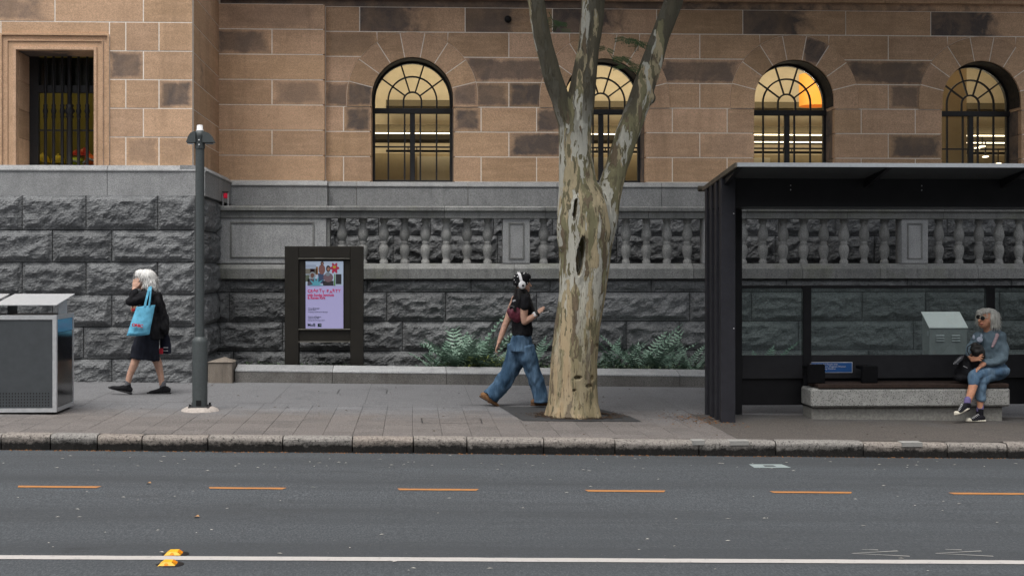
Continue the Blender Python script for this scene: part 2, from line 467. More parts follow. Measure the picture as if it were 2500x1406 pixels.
M['chalk'] = m_paint('faded_white_paint', (0.30, 0.295, 0.28), 0.7)
M['survey'] = m_paint('pale_green_paint', (0.28, 0.33, 0.33), 0.3)
M['iron'] = plain('black_iron', (0.018, 0.018, 0.02), 0.5, 0.2, 20, spec=0.4)
M['steel_dark'] = plain('charcoal_powder_coat', (0.045, 0.046, 0.052), 0.5, 0.12, 14, spec=0.4)
M['fin'] = plain('dark_fin_paint', (0.024, 0.024, 0.030), 0.55, 0.2, 9, spec=0.35)
M['blackpanel'] = plain('black_panel', (0.012, 0.012, 0.014), 0.45, 0.2, 6, spec=0.3)
M['alu'] = plain('brushed_aluminium', (0.52, 0.535, 0.55), 0.42, 0.1, 24, metal=0.35, spec=0.5)
M['alu_roof'] = plain('galvanised_edge', (0.42, 0.445, 0.47), 0.5, 0.08, 30, metal=0.2)
M['pole'] = plain('grey_green_pole_paint', (0.062, 0.072, 0.074), 0.5, 0.15, 40, spec=0.4, bump=0.1)
M['bin_panel'] = plain('bin_side_panel', (0.055, 0.062, 0.068), 0.55, 0.1, 12, spec=0.4)
M['glass'] = m_glass('window_glass', (0.96, 0.95, 0.9), 0.035)
M['sglass'] = m_glass('shelter_glass', (0.84, 0.90, 0.88), 0.05, dirt=0.015)
M['soil'] = plain('soil', (0.035, 0.028, 0.02), 0.95, 0.5, 30, bump=0.5, bscale=40)
M['white'] = plain('white_plastic', (0.72, 0.72, 0.73), 0.45, 0.06)
M['black'] = plain('black_plastic', (0.009, 0.009, 0.010), 0.5, 0.1)
# ================================================================== ground, road, footpath
def sheet(name, x0, x1, y0, y1, dz, mat, nx=1, parent=None):
    mb = MB()
    mb.add([(x0, y0, gz(x0) + dz), (x1, y0, gz(x1) + dz), (x1, y1, gz(x1) + dz), (x0, y1, gz(x0) + dz)], [(0, 1, 2, 3)])
    return mb.build(name, mat, parent, fix=False)
KY, KH = 13.22, 0.155         # kerb face, kerb height
WY = 19.12                    # front of the rock-faced plinth and of the planter kerb
ground = tag(sheet('ground', -300, 300, -250, 400, -0.45, M['soil']), kind='structure')
road = tag(sheet('road', -60, 60, -30, KY + 0.05, -KH, M['asphalt']), kind='structure')
footpath = tag(sheet('footpath', -40, 40, KY + 0.1, 23.0, -0.010, M['pjoint']), kind='structure')

# pavers: the near ones are single pieces
PW, PD, G = 0.305, 0.305, 0.0026
PYB = 16.44                   # pavers in front, cast concrete behind
pm = MB().bev(G / 2, PW - G / 2, G / 2, PD - G / 2, -0.04, 0, 0.0025).mesh('paver')
PX0, PX1, PY0 = -5.49, 3.36, KY + 0.16
cols = int(round((PX1 - PX0) / PW)); rows = int((PYB - PY0) / PD + 0.01)
patch_x0, patch_x1, patch_y0, patch_y1 = ax(1232, 15.3), ax(1548, 15.3), 14.78, 16.25
cells = []
rest = MB()
for j in range(rows):
    for i in range(-12, cols):
        x = PX0 + i * PW; y = PY0 + j * PD
        if y < PY0: continue
        cx, cy = x + PW / 2, y + PD / 2
        if patch_x0 + 0.2 < x and x + PW < patch_x1 - 0.4 and patch_y0 + 0.03 < y and y + PD < patch_y1 - 0.1: continue
        cells.append((math.hypot(max(abs(cx) - 5.5, 0) * 6, cy), x, y, cy))
cells.sort(key=lambda c: c[0])
for k, (d, x, y, cy) in enumerate(cells):
    dz = random.uniform(-0.0012, 0.0012)
    if k < 290:
        o = put('paver', pm, M['paver'], footpath, (x, y, gz(x) + dz), rot=(random.uniform(-.001, .001), TILT, 0))
    else:
        z0, z1 = gz(x) + dz, gz(x + PW) + dz
        rest.add([(x + G / 2, y + G / 2, z0), (x + PW - G / 2, y + G / 2, z1), (x + PW - G / 2, y + PD - G / 2, z1), (x + G / 2, y + PD - G / 2, z0)], [(0, 1, 2, 3)])
if rest.f: rest.build('paving', M['paver'], footpath, kind='stuff', fix=False)
sheet('concrete_strip', -40, PX1 - 0.001, PY0 + rows * PD + 0.002, 19.3, 0.0008, M['paver'], parent=footpath)
for X_ in (-5.2, -4.0, -2.85, -1.75, -0.6, 0.75, 2.1):
    MB().add([(X_, PY0 + rows * PD + 0.01, gz(X_) + 0.003), (X_ + 0.005, PY0 + rows * PD + 0.01, gz(X_) + 0.003), (X_ + 0.005, 19.2, gz(X_) + 0.003), (X_, 19.2, gz(X_) + 0.003)], [(0, 1, 2, 3)]).build('saw_joint', M['pjoint'], footpath, fix=False)
# brown bitumen apron under and in front of the bus shelter, dark bitumen round the tree
AX0 = PX0 + cols * PW + 0.0015
sheet('bitumen_apron', AX0, 40, KY + 0.12, 15.62, 0.0, M['apron'], parent=footpath)
sheet('bitumen_strip', AX0, 40, 15.63, 19.3, 0.001, M['paver'], parent=footpath)
mb = MB(); a = [(patch_x0 + 0.17, patch_y0), (patch_x1, patch_y0 + 0.02), (patch_x1 - 0.05, 15.35), (patch_x1 - 0.36, patch_y1), (patch_x0, patch_y1)]
mb.add([(x, y, gz(x) + 0.007) for x, y in a], [tuple(range(len(a)))]); mb.build('bitumen_patch', M['patch'], footpath, fix=False)
# two flush access covers in the paving
for cpts in (((823, 961), (943, 961), (946, 951), (829, 951)), ((1031, 1033), (1177, 1034), (1173, 1022), (1029, 1021))):
    q4 = []
    for px, py in cpts:
        Y = 16.0
        for _ in range(30):
            p = at(px, py, Y); Y *= (HC - gz(p.x)) / (HC - p.z)
        q4.append((p.x, Y))
    mb = MB()
    for (xa_, ya_), (xb_, yb_) in zip(q4, q4[1:] + q4[:1]):
        d = Vector((xb_ - xa_, yb_ - ya_)).normalized(); nn = Vector((-d.y, d.x)) * 0.006
        mb.add([(xa_ + nn.x, ya_ + nn.y, gz(xa_) + 0.003), (xb_ + nn.x, yb_ + nn.y, gz(xb_) + 0.003), (xb_ - nn.x, yb_ - nn.y, gz(xb_) + 0.003), (xa_ - nn.x, ya_ - nn.y, gz(xa_) + 0.003)], [(0, 1, 2, 3)])
    mb.build('access_cover', M['iron'], footpath, fix=False)
# kerb stones
kerb = tag(sheet('kerb', -40, 40, KY + 0.02, KY + 0.16, -0.03, M['joint']), kind='structure')
kx = [-420, -260, -120, 2, 122, 237, 346, 507, 690, 860, 1009, 1140, 1328, 1502, 1707, 1895, 2109, 2314, 2460, 2620, 2800]
kxs = [ax(p, KY) for p in kx]
for i in range(len(kxs) - 1):
    x0, x1 = kxs[i] + 0.006, kxs[i + 1] - 0.006
    h = KH + random.uniform(-0.006, 0.006)
    n = 14; prof = []
    r = 0.045
    pr = [(0.155, -KH - 0.03), (0.155, 0)] + [(r - r * math.sin(t), -r + r * math.cos(t)) for t in (0, .4, .8, 1.2, 1.57)] + [(0.006, -KH * 0.6), (0.012, -KH - 0.03)]
    v = []; mb = MB(); m = len(pr)
    for k in range(n + 1):
        x = x0 + (x1 - x0) * k / n
        e = 0.004 * mn.noise(Vector((x * 5, 3.1, i))) - (0.006 if k in (0, n) else 0)
        for q, (dy, dz) in enumerate(pr):
            v.append((x, KY + dy - (e if q > 1 else 0) + 0.006 * mn.noise(Vector((x * 9, dz * 30, 1.7))), gz(x) + dz + (h - KH) * (dz > -0.1) + (e * 0.6 if 0 < q < 5 else 0)))
    f = [(k * m + q, (k + 1) * m + q, (k + 1) * m + (q + 1) % m, k * m + (q + 1) % m) for k in range(n) for q in range(m)]
    f += [tuple(range(m)), tuple(reversed(range(n * m, n * m + m)))]
    mb.add(v, f, False)
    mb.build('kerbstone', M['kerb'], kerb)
# faded white paint left on two kerbstones
for px, wd in ((1690, 30), (1782, 46), (2202, 50)):
    x0, x1 = ax(px, KY), ax(px + wd, KY)
    MB().bev(x0, x1, KY - 0.006, KY + 0.12, gz(x0) - 0.045, gz(x0) + 0.0022, 0.002).build('paint_mark', M['chalk'], kerb)

# road paint (children of the road)
def paint(pts, dz, mat, name):
    return MB().add([(x, y, gz(x) - KH + dz) for x, y in pts], [tuple(range(len(pts)))]).build(name, mat, road, fix=False)
YL = 8.44
def rough_strip(x0, x1, y0, y1, n, amp):
    top = []; bot = []
    for i in range(n + 1):
        x = x0 + (x1 - x0) * i / n
        bot.append((x, y0 + amp * mn.noise(Vector((x * 7, 1.3, 0))))); top.append((x, y1 + amp * mn.noise(Vector((x * 7, 8.3, 0)))))
    return bot + top[::-1]
for i in range(-3, 5):
    paint(rough_strip(i * 4 + 0.0, i * 4 + 4.0, YL - 0.054, YL + 0.054, 40, 0.006), 0.004, M['white_line'], 'lane_line')
YD = 11.08
for px0, px1 in ((41, 246), (508, 699), (970, 1170), (1429, 1627), (1881, 2083), (2319, 2520), (-420, -220)):
    x0, x1 = ax(px0, YD), ax(px1, YD)
    pts = rough_strip(x0, x1, YD - 0.04, YD + 0.04, 8, 0.008)
    pts[0] = (pts[0][0] + 0.02, pts[0][1]); pts[8] = (pts[8][0] - 0.03, pts[8][1])
    paint(pts, 0.004, M['orange_line'], 'dash_marking')
def quadpx(c): return [at_ground(px, py) for px, py in c]
def at_ground(px, py):
    # point of the road surface measured at a photo pixel
    Y = 10.0
    for _ in range(30):
        p = at(px, py, Y); zt = gz(p.x) - KH
        Y *= (HC - zt) / (HC - p.z)
    return (p.x, Y)
o_, i_ = quadpx([(1842, 1142), (1932, 1142), (1908, 1133.5), (1828, 1133.5)]), quadpx([(1868, 1139.5), (1896, 1139.5), (1888, 1136), (1862, 1136)])
mb = MB()
zz = lambda p: (p[0], p[1], gz(p[0]) - KH + 0.004)
mb.add([zz(p) for p in o_ + i_], [(0, 1, 5, 4), (1, 2, 6, 5), (2, 3, 7, 6), (3, 0, 4, 7)]); mb.build('survey_mark', M['survey'], road, fix=False)
for dx in (0, 204):
    segs = [((2079, 1351), (2221, 1358)), ((2079, 1351), (2192, 1345)), ((2104, 1341.5), (2144, 1342.5))]
    mb = MB()
    for (a0, a1), (b0, b1) in segs:
        p, q = at_ground(a0 + dx, a1), at_ground(b0 + dx, b1)
        d = Vector((q[0] - p[0], q[1] - p[1])); d.normalize(); nn = Vector((-d.y, d.x)) * 0.011
        mb.add([zz((p[0] + nn.x * .3, p[1] + nn.y * .3)), zz((p[0] - nn.x * .3, p[1] - nn.y * .3)), zz((q[0] - nn.x, q[1] - nn.y)), zz((q[0] + nn.x, q[1] + nn.y))], [(0, 1, 2, 3)])
    mb.build('arrow_marking', M['chalk'], road, fix=False)

# ================================================================== sandstone and granite building
bld = thing('building', 'large sandstone and granite building with arched windows behind the balustrade', 'building', (-1.4, 22.0, 0.0))
YF, YP, YW = 22.15, 21.98, 19.36          # main facade, pilaster, wing
Z0, H = 3.157, 0.4205
XW = ax(470, YW)                          # right-hand corner of the wing
XPR = ax(793, YP)                         # right edge of the pilaster
XEND = 14.6
S, HWN, RO = 3.262, 0.689, 1.106          # window spacing, half width of the opening, outer radius of the arch
CZ = Z0 + 3 * H + 0.152                   # arch centre
GAP = 0.0082
blocks = []                               # (object, xmin, xmax, zmin, zmax, plane)
def block(pts, yf, parent, depth=0.12, plane='main', name='sandstone_block', mat=None, c=(0, 0, 0, 1)):
    o = MB().prism(pts, yf + random.uniform(-0.0015, 0.0015), yf + depth).build(name, mat or M['sand'], parent, color=c)
    xs = [p[0] for p in pts]; zs = [p[1] for p in pts]
    blocks.append((o, min(xs), max(xs), min(zs), max(zs), plane)); return o
def rect(x0, x1, z0, z1, g=GAP): return [(x0 + g, z0 + g), (x1 - g, z0 + g), (x1 - g, z1 - g), (x0 + g, z1 - g)]
def arc_x(z, r):     # half width of a stilted arch of radius r at height z
    return r if z <= CZ else math.sqrt(max(r * r - (z - CZ) ** 2, 0))

# --- main wall: mortar backing with the openings cut, blocks in front
back = MB()
wins = [i * S for i in range(4)]
xs = [XPR - 0.3] + [v for c in wins for v in (c - HWN - 0.03, c + HWN + 0.03)] + [XEND]
Zt = Z0 + 7 * H
for i in range(0, len(xs), 2): back.box(xs[i], xs[i + 1], YF + 0.004, YF + 0.42, Z0 - 0.5, Zt)
for c in wins:
    n = 14; r = HWN + 0.03
    pts = [(c - r, CZ + 0.0)] + [(c - r * math.cos(math.pi * k / n), CZ + r * math.sin(math.pi * k / n)) for k in range(1, n)] + [(c + r, CZ), (c + r, Zt), (c - r, Zt)]
    back.prism(pts[::1], YF + 0.004, YF + 0.42)
    back.box(c - r, c + r, YF + 0.03, YF + 0.42, Z0 - 0.5, Z0 - 0.02)
wall = back.build('wall', M['mortar'], bld)
ARCH_BOT = Z0 + 3 * H
def rows_for(x0, x1, x_arch_left, x_arch_right, row):
    pass
edges = [(None, wins[0])] + [(wins[i], wins[i + 1]) for i in range(3)] + [(wins[3], None)]
for L, Rr in edges:
    for row in range(7):
        za, zb = Z0 + row * H, Z0 + (row + 1) * H
        inner = HWN if row < 3 else RO
        xl = XPR if L is None else None; xr = XEND if Rr is None else None
        if row == 6:       # continuous top course
            lo = XPR if L is None else L
            hi = XEND if Rr is None else Rr
            js = [lo] + [v for v in ([] if L is None else [L + 0.89]) + ([] if Rr is None else [Rr - 0.89])] + [hi]
            if Rr is None: js = [lo, L + 0.89, L + 2.5, L + 4.0, hi]
            # merge across window centres: handled by drawing blocks between joints only
            if L is None: segs = [(js[0], js[1])]
            elif Rr is None: segs = [(L - 0.89, L + 0.89)] + list(zip(js[1:-1], js[2:]))
            else: segs = [(L - 0.89, L + 0.89), (L + 0.89, Rr - 0.89)]
            for a, b in segs: block(rect(a, b, za, zb), YF, wall)
            continue
        # joints inside this pier
        def left_pts(c, a_z, b_z, sgn):   # boundary along the arch, going up
            n = 8; out = []
            for k in range(n + 1):
                z = a_z + (b_z - a_z) * k / n
                out.append((c + sgn * (arc_x(z, RO) + GAP * 0.6), z))
            return out
        x_lo = XPR if L is None else L + inner
        x_hi = XEND if Rr is None else Rr - inner
        if row in (0, 2):
            mid = ([] if L is None else [L + 1.16]) + ([] if Rr is None else [Rr - 1.16])
        elif row in (1, 3, 5):
            mid = [] if (L is None) else [(L + S / 2)]
        else: mid = []
        if Rr is None: mid = mid + [L + S / 2 + k for k in ((0.9, 2.3) if row % 2 else (0.35, 1.7, 2.7))]
        js = sorted([x_lo] + mid + [x_hi])
        for k in range(len(js) - 1):
            a, b = js[k], js[k + 1]
            la = (k == 0 and L is not None and row >= 3); rb = (k == len(js) - 2 and Rr is not None and row >= 3)
            A = [(a + GAP, za + GAP), (a + GAP, zb - GAP)] if not la else left_pts(L, za + GAP, zb - GAP, 1)
            B = [(b - GAP, za + GAP), (b - GAP, zb - GAP)] if not rb else left_pts(Rr, za + GAP, zb - GAP, -1)
            if row == 5:   # short vertical joint above the shoulder of the arch
                xo = 0.6; zo = CZ + math.sqrt((RO + GAP) ** 2 - xo * xo)
                if la:
                    zs_ = [za + GAP + (zo - za - GAP) * q / 6 for q in range(7)]
                    A = [(L + arc_x(z, RO) + GAP, z) for z in zs_] + [(L + xo + GAP, zb - GAP)]
                if rb:
                    zs_ = [za + GAP + (zo - za - GAP) * q / 6 for q in range(7)]
                    B = [(Rr - arc_x(z, RO) - GAP, z) for z in zs_] + [(Rr - xo - GAP, zb - GAP)]
            pts = A[::-1] + B          # down the left side, up the right side
            block(pts, YF, wall)
for c in wins:                          # slivers over the crown of each arch
    zb = Z0 + 6 * H - GAP
    for sg in (-1, 1):
        pts = []
        for k in range(8):
            x = 0.6 - (0.6 - 0.16) * k / 7
            pts.append((c + sg * (x - GAP), min(CZ + math.sqrt((RO + GAP) ** 2 - x * x), zb - 0.004)))
        pts = pts + [(c + sg * 0.16, zb), (c + sg * (0.6 - GAP), zb)]
        if sg > 0: pts = pts[::-1]
        block(pts, YF, wall)
# --- arches
def arc_pts(c, r, n=20, a0=0.0, a1=math.pi): return [(c - r * math.cos(a0 + (a1 - a0) * k / n), CZ + r * math.sin(a0 + (a1 - a0) * k / n)) for k in range(n + 1)]
M['soot_and_shade'] = plain('sooty_shade_lining', (0.035, 0.028, 0.024), 0.9, 0.4, 14)  # soffit shade and staining painted in as a dark lining
for wi, c in enumerate(wins):
    q_o = [(c - (RO - 0.004) * math.cos(math.pi * k / 24), CZ + (RO - 0.004) * math.sin(math.pi * k / 24)) for k in range(25)]
    q_i = [(c - (HWN + 0.004) * math.cos(math.pi * k / 24), CZ + (HWN + 0.004) * math.sin(math.pi * k / 24)) for k in range(25)]
    arch = MB().prism([(c - RO + 0.004, ARCH_BOT + 0.006), (c - HWN - 0.004, ARCH_BOT + 0.006)] + q_i + [(c + HWN + 0.004, ARCH_BOT + 0.006), (c + RO - 0.004, ARCH_BOT + 0.006)] + q_o[::-1], YF - 0.0085, YF + 0.003).build('arch', M['mortar'], bld)
    th = [75.7, 54.4, 32.7, 10.9, -10.9, -32.7, -54.4, -75.7]
    g = 0.0075
    for k in range(7):
        t0, t1 = R(th[k]), R(th[k + 1]); pts = []
        n = 5
        for q in range(n + 1):
            t = t0 + (t1 - t0) * q / n; pts.append((c - RO * math.sin(t), CZ + RO * math.cos(t)))
        inn = []
        for q in range(n + 1):
            t = t1 + (t0 - t1) * q / n; inn.append((c - HWN * math.sin(t), CZ + HWN * math.cos(t)))
        # open the joints a little
        cxm = sum(p[0] for p in pts + inn) / (2 * n + 2); czm = sum(p[1] for p in pts + inn) / (2 * n + 2)
        tm = (t0 + t1) / 2; tx, tz = math.cos(tm), math.sin(tm)
        def shrink(p):
            s_ = (p[0] - cxm) * tx + (p[1] - czm) * tz
            f = g * (1 if s_ > 0 else -1) if abs(s_) > 0.03 else 0
            return (p[0] - f * tx, p[1] - f * tz)
        pts2 = [shrink(p) for p in pts + inn]
        block(pts2[::-1], YF - 0.012, arch, 0.45, name='voussoir')
    for sg in (-1, 1):
        t0 = R(75.7); pts = []
        n = 4
        outer = [(c + sg * RO * math.sin(t0 + (math.pi / 2 - t0) * q / n), CZ + RO * math.cos(t0 + (math.pi / 2 - t0) * q / n) - g) for q in range(n + 1)] + [(c + sg * RO, ARCH_BOT + 0.003)]
        inner_ = [(c + sg * HWN, ARCH_BOT + 0.003)] + [(c + sg * HWN * math.sin(math.pi / 2 - (math.pi / 2 - t0) * q / n), CZ + HWN * math.cos(math.pi / 2 - (math.pi / 2 - t0) * q / n) - g) for q in range(n + 1)]
        pts = outer + inner_
        if sg > 0: pts = pts[::-1]
        block(pts, YF - 0.012, arch, 0.45, name='voussoir')
    lin = arc_pts(c, HWN - 0.002, 24); lin2 = arc_pts(c, HWN - 0.010, 24)
    MB().prism([(c - HWN + 0.010, CZ - 0.1), (c - HWN + 0.002, CZ - 0.1)][::-1] + lin2 + [(c + HWN - 0.010, CZ - 0.1), (c + HWN - 0.002, CZ - 0.1)] + lin[::-1], YF + 0.035, YF + 0.439).build('arch_shade_lining', M['soot_and_shade'], arch)
    # jamb stones of the reveal
    for sg in (-1, 1):
        for row in range(3):
            za, zb = Z0 + row * H, Z0 + (row + 1) * H
            x0, x1 = sorted((c + sg * (HWN - 0.002), c + sg * (HWN + 0.05)))
            MB().box(x0, x1, YF + 0.121, YF + 0.45, za + 0.003, zb - 0.003).build('jamb_stone', M['sand'], arch)
# --- pilaster beside the wing
pback = MB().box(XW - 0.2, XPR - 0.03, YP + 0.004, YF + 0.2, Z0 - 0.4, Zt)
pil = pback.build('pilaster', M['mortar'], bld)
xm = ax(664, YP)
for row in range(7):
    za, zb = Z0 + row * H, Z0 + (row + 1) * H
    js = [XW - 0.1, XPR + 0.004] if row % 2 == 0 else [XW - 0.1, xm, XPR + 0.004]
    for a, b in zip(js, js[1:]): block(rect(a, b, za, zb), YP, pil, depth=0.2, plane='pil')
# --- cornice above, wall continuing out of the picture
cor = MB().box(XW - 0.1, XEND, YF + 0.03, YF + 0.4, Zt, Zt + 0.13).build('cornice', M['sand'], bld, color=(0.9, 1, 0, 1))  # stain tone here paints the shade under the overhang
cj = [XW - 0.1 + 1.9 * k for k in range(10)]
for a, b in zip(cj, cj[1:]):
    b = min(b, XEND)
    if a >= b: break
    MB().sweep([(YF - 0.06, Zt + 0.13), (YF + 0.35, Zt + 0.13), (YF + 0.35, Zt + 0.42), (YF - 0.16, Zt + 0.42), (YF - 0.16, Zt + 0.34), (YF - 0.10, Zt + 0.30), (YF - 0.10, Zt + 0.21), (YF - 0.06, Zt + 0.19)], a + 0.004, b - 0.004).build('cornice_stone', M['sand'], cor, color=(0, 0, 0, 1))
MB().sweep([(YF - 0.15, Zt + 0.62), (YF + 0.05, Zt + 0.62), (YF + 0.05, Zt + 0.95), (YF - 0.95, Zt + 0.95), (YF - 0.95, Zt + 0.80), (YF - 0.55, Zt + 0.72)], XW + 0.02, XEND).build('added_shade_cornice', M['sand'], cor, color=(0, 0, 0, 1))  # unseen projecting slab, added to shade the facade below
up = MB().box(XW - 0.1, XEND, YF + 0.054, YF + 0.4, Zt + 0.42, Zt + 3.2).build('upper_wall', M['mortar'], bld)
for row in range(6):
    x = XW - 0.1 - (0.6 if row % 2 else 0)
    while x < XEND:
        b = min(x + 1.5, XEND)
        if b - max(x, XW - 0.1) > 0.2: block(rect(max(x, XW - 0.1), b, Zt + 0.425 + row * 0.45, Zt + 0.425 + (row + 1) * 0.45), YF + 0.05, up, plane='up')
        x += 1.5
# --- wing
Z0W, HW_ = 3.197, 0.4195
WXL = -11.5
wo0, wo1 = ax(40, YW), ax(230, YW)                # opening
ao0, ao1 = ax(2, YW), ax(267, YW)                 # outer edge of the moulded surround
wtop = Z0W + 4 * HW_
atop = at(100, 83, YW).z
wtopz = at(100, 122, YW).z
wb = MB()
wb.box(WXL, wo0 - 0.02, YW + 0.004, YW + 0.75, Z0W - 0.5, Z0W + 9 * HW_)
wb.box(wo1 + 0.02, XW - 0.004, YW + 0.004, YF + 0.3, Z0W - 0.5, Z0W + 9 * HW_)
wb.box(wo0 - 0.02, wo1 + 0.02, YW + 0.004, YW + 0.75, wtopz + 0.02, Z0W + 9 * HW_)
wb.box(wo0 - 0.02, wo1 + 0.02, YW + 0.05, YW + 0.75, Z0W - 0.5, Z0W - 0.03)
wing = wb.build('wing_wall', M['mortar'], bld)
J = {0: [307, 388], 1: [350], 2: [307, 388], 3: [350], 4: [307, 388], 5: [134, 350], 6: [250], 7: [100, 350], 8: [250]}
for row in range(9):
    za, zb = Z0W + row * HW_, Z0W + (row + 1) * HW_
    js = [ax(p, YW) for p in J[row]]
    if row < 4: right = [ao1] + js + [XW]; left = [WXL + 0.05, WXL + 2.0 + (row % 2), ao0 - 1.1 - 0.4 * (row % 2), ao0]
    elif row == 4: right = [ao1] + js + [XW]; left = [WXL + 0.05, WXL + 2.4, ao0]
    else: right = [js[0]] + js[1:] + [XW]; left = [WXL + 0.05, WXL + 1.8 + (row % 2), js[0]]
    for seq in (left, right):
        for a, b in zip(seq, seq[1:]): block(rect(a, b - (0.0 if b != XW else -0.004), za, zb), YW, wing, plane='wing')
    if row == 4: # piece over the surround
        block(rect(ao0, ao1, atop, zb), YW, wing, plane='wing')
    # side of the wing, running back to the pilaster
    ys = [YW + 0.122] + [YW + (1.15 if row % 2 else 0.62) + k for k in (0, 1.1)] + [YP]
    for a, b in zip(ys, ys[1:]):
        MB().box(XW - 0.12, XW + random.uniform(0.0005, 0.0015), a + GAP, b - GAP, za + GAP, zb - GAP).build('sandstone_block', M['sand'], wing, color=(0.9 if (row, a) == (3, YW + 0.122) else 0, 0, 0, 1))
# moulded surround of the wing window
sur = thing_sur = None
def frame_strip(y0, y1, i, name, parent, outer, inner_):
    (x0, x1, z1), (u0, u1, v1) = outer, inner_
    zb = Z0W
    mb = MB().prism([(x0, zb), (u0, zb), (u0, v1), (u1, v1), (u1, zb), (x1, zb), (x1, z1), (x0, z1)], y0, y1)
    return mb
def lerp_frame(t): return (ao0 + (wo0 - ao0) * t, ao1 + (wo1 - ao1) * t, atop + (wtopz - atop) * t)
win_w = part_empty('window_surround', bld)
for t0, t1, dy in ((0.0, 0.10, -0.030), (0.115, 0.38, 0.0012), (0.40, 0.47, -0.022), (0.485, 0.80, -0.006), (0.815, 1.0, -0.028)):
    frame_strip(YW + dy, YW + 0.06, 0, 'moulding', win_w, lerp_frame(t0), lerp_frame(t1)).build('moulding', M['sand'], win_w, color=(0, 0, 0, 1))
frame_strip(YW + 0.061, YW + 0.12, 0, 'm', win_w, lerp_frame(-0.01), lerp_frame(0.99)).build('moulding', M['sand'], win_w, color=(0, 0, 0, 1))
# stains found on single blocks
for px, py, amt, full in ((960, 50, .95, 1), (1240, 50, .75, 1), (1420, 50, .95, 1), (1540, 50, .95, 1), (1880, 62, .97, 1), (2380, 66, .95, 1), (860, 100, .35, 0),
                          (1230, 170, .8, 0), (1680, 175, .8, 0), (2170, 180, .8, 0), (822, 230, .75, 0), (1195, 230, .7, 0), (1282, 230, .9, 0), (2205, 232, .7, 0),
                          (878, 230, .9, 0), (1140, 240, .75, 0), (875, 292, .95, 0), (1150, 292, .95, 0), (1335, 292, .9, 0), (1300, 352, .9, 0), (2250, 352, .9, 0), (1992, 115, .9, 0),
                          (1010, 90, 0.1, 0), (1470, 230, .5, 0), (2420, 235, .3, 0), (1750, 352, .25, 0),
                          (615, 100, .75, 0), (730, 230, .55, 0), (600, 40, .3, 0), (90, 25, .6, 0), (310, 158, .85, 0), (425, 230, .95, 0), (318, 352, .4, 0), (420, 352, .2, 0)):
    for plane, Y in (('main', YF), ('pil', YP), ('wing', YW)):
        p = at(px, py, Y)
        hit = [b for b in blocks if b[5] == plane and b[1] <= p.x <= b[2] and b[3] <= p.z <= b[4]]
        if plane == 'main' and p.x < XPR: continue
        if plane == 'pil' and not (XW < p.x < XPR): continue
        if plane == 'wing' and p.x > XW: continue
        vo = [b for b in hit if b[0].name.startswith('voussoir')]
        for b in (vo or hit)[:1]: b[0].color = (amt, full, 0, 1)

# --- granite bands under the sandstone
def band(name, px_joints, Y, X0, X1, ztop, zbot, proj, parent_name):
    pe = part_empty(name, bld)
    js = [X0] + [ax(p, Y) for p in px_joints] + [X1]
    js = [j for j in js if X0 <= j <= X1]
    for a, b in zip(js, js[1:]):
        MB().sweep([(Y + 0.2, zbot), (Y + 0.2, ztop), (Y - proj * 0.3, ztop - 0.004), (Y - proj, ztop - 0.075), (Y - proj, ztop - 0.09), (Y - proj + 0.015, ztop - 0.105), (Y - proj + 0.015, zbot)], a + 0.004, b - 0.004).build('band_stone', M['ashlar'], pe)
    return pe
band('granite_band', [871, 1142, 1359, 1613, 1860, 2110, 2360, 2600], YF, XPR + 0.05, XEND, Z0 - 0.002, 2.735, 0.10, 'band')
band('granite_band', [], YP, XW + 0.1, XPR + 0.05, Z0 - 0.002, 2.735, 0.12, 'band')
band('granite_band', [-320, -60, 265], YW - 0.12, WXL, XW + 0.155, Z0W - 0.002, 2.75, 0.10, 'band')
pe = part_empty('granite_band', bld)          # its return along the side of the wing
ys = [YW - 0.21, YW + 1.1, YW + 1.7, YP + 0.1]
for a, b in zip(ys[0:], ys[1:]):
    xo = XW + 0.155
    pr = [(xo - 0.3, 2.7505), (xo + 0.06, 2.7505), (xo + 0.06, 3.09), (xo + 0.075, 3.105), (xo + 0.075, 3.12), (xo + 0.0, Z0W - 0.004), (xo - 0.3, Z0W - 0.004)]
    n = len(pr); v = [(x, a + (0.006 if a > YW else 0.0), z) for x, z in pr] + [(x, b - 0.004, z) for x, z in pr]
    MB().add(v, [tuple(range(n)), tuple(reversed(range(n, 2 * n)))] + [(i, i + n, (i + 1) % n + n, (i + 1) % n) for i in range(n)]).build('band_stone', M['ashlar'], pe)

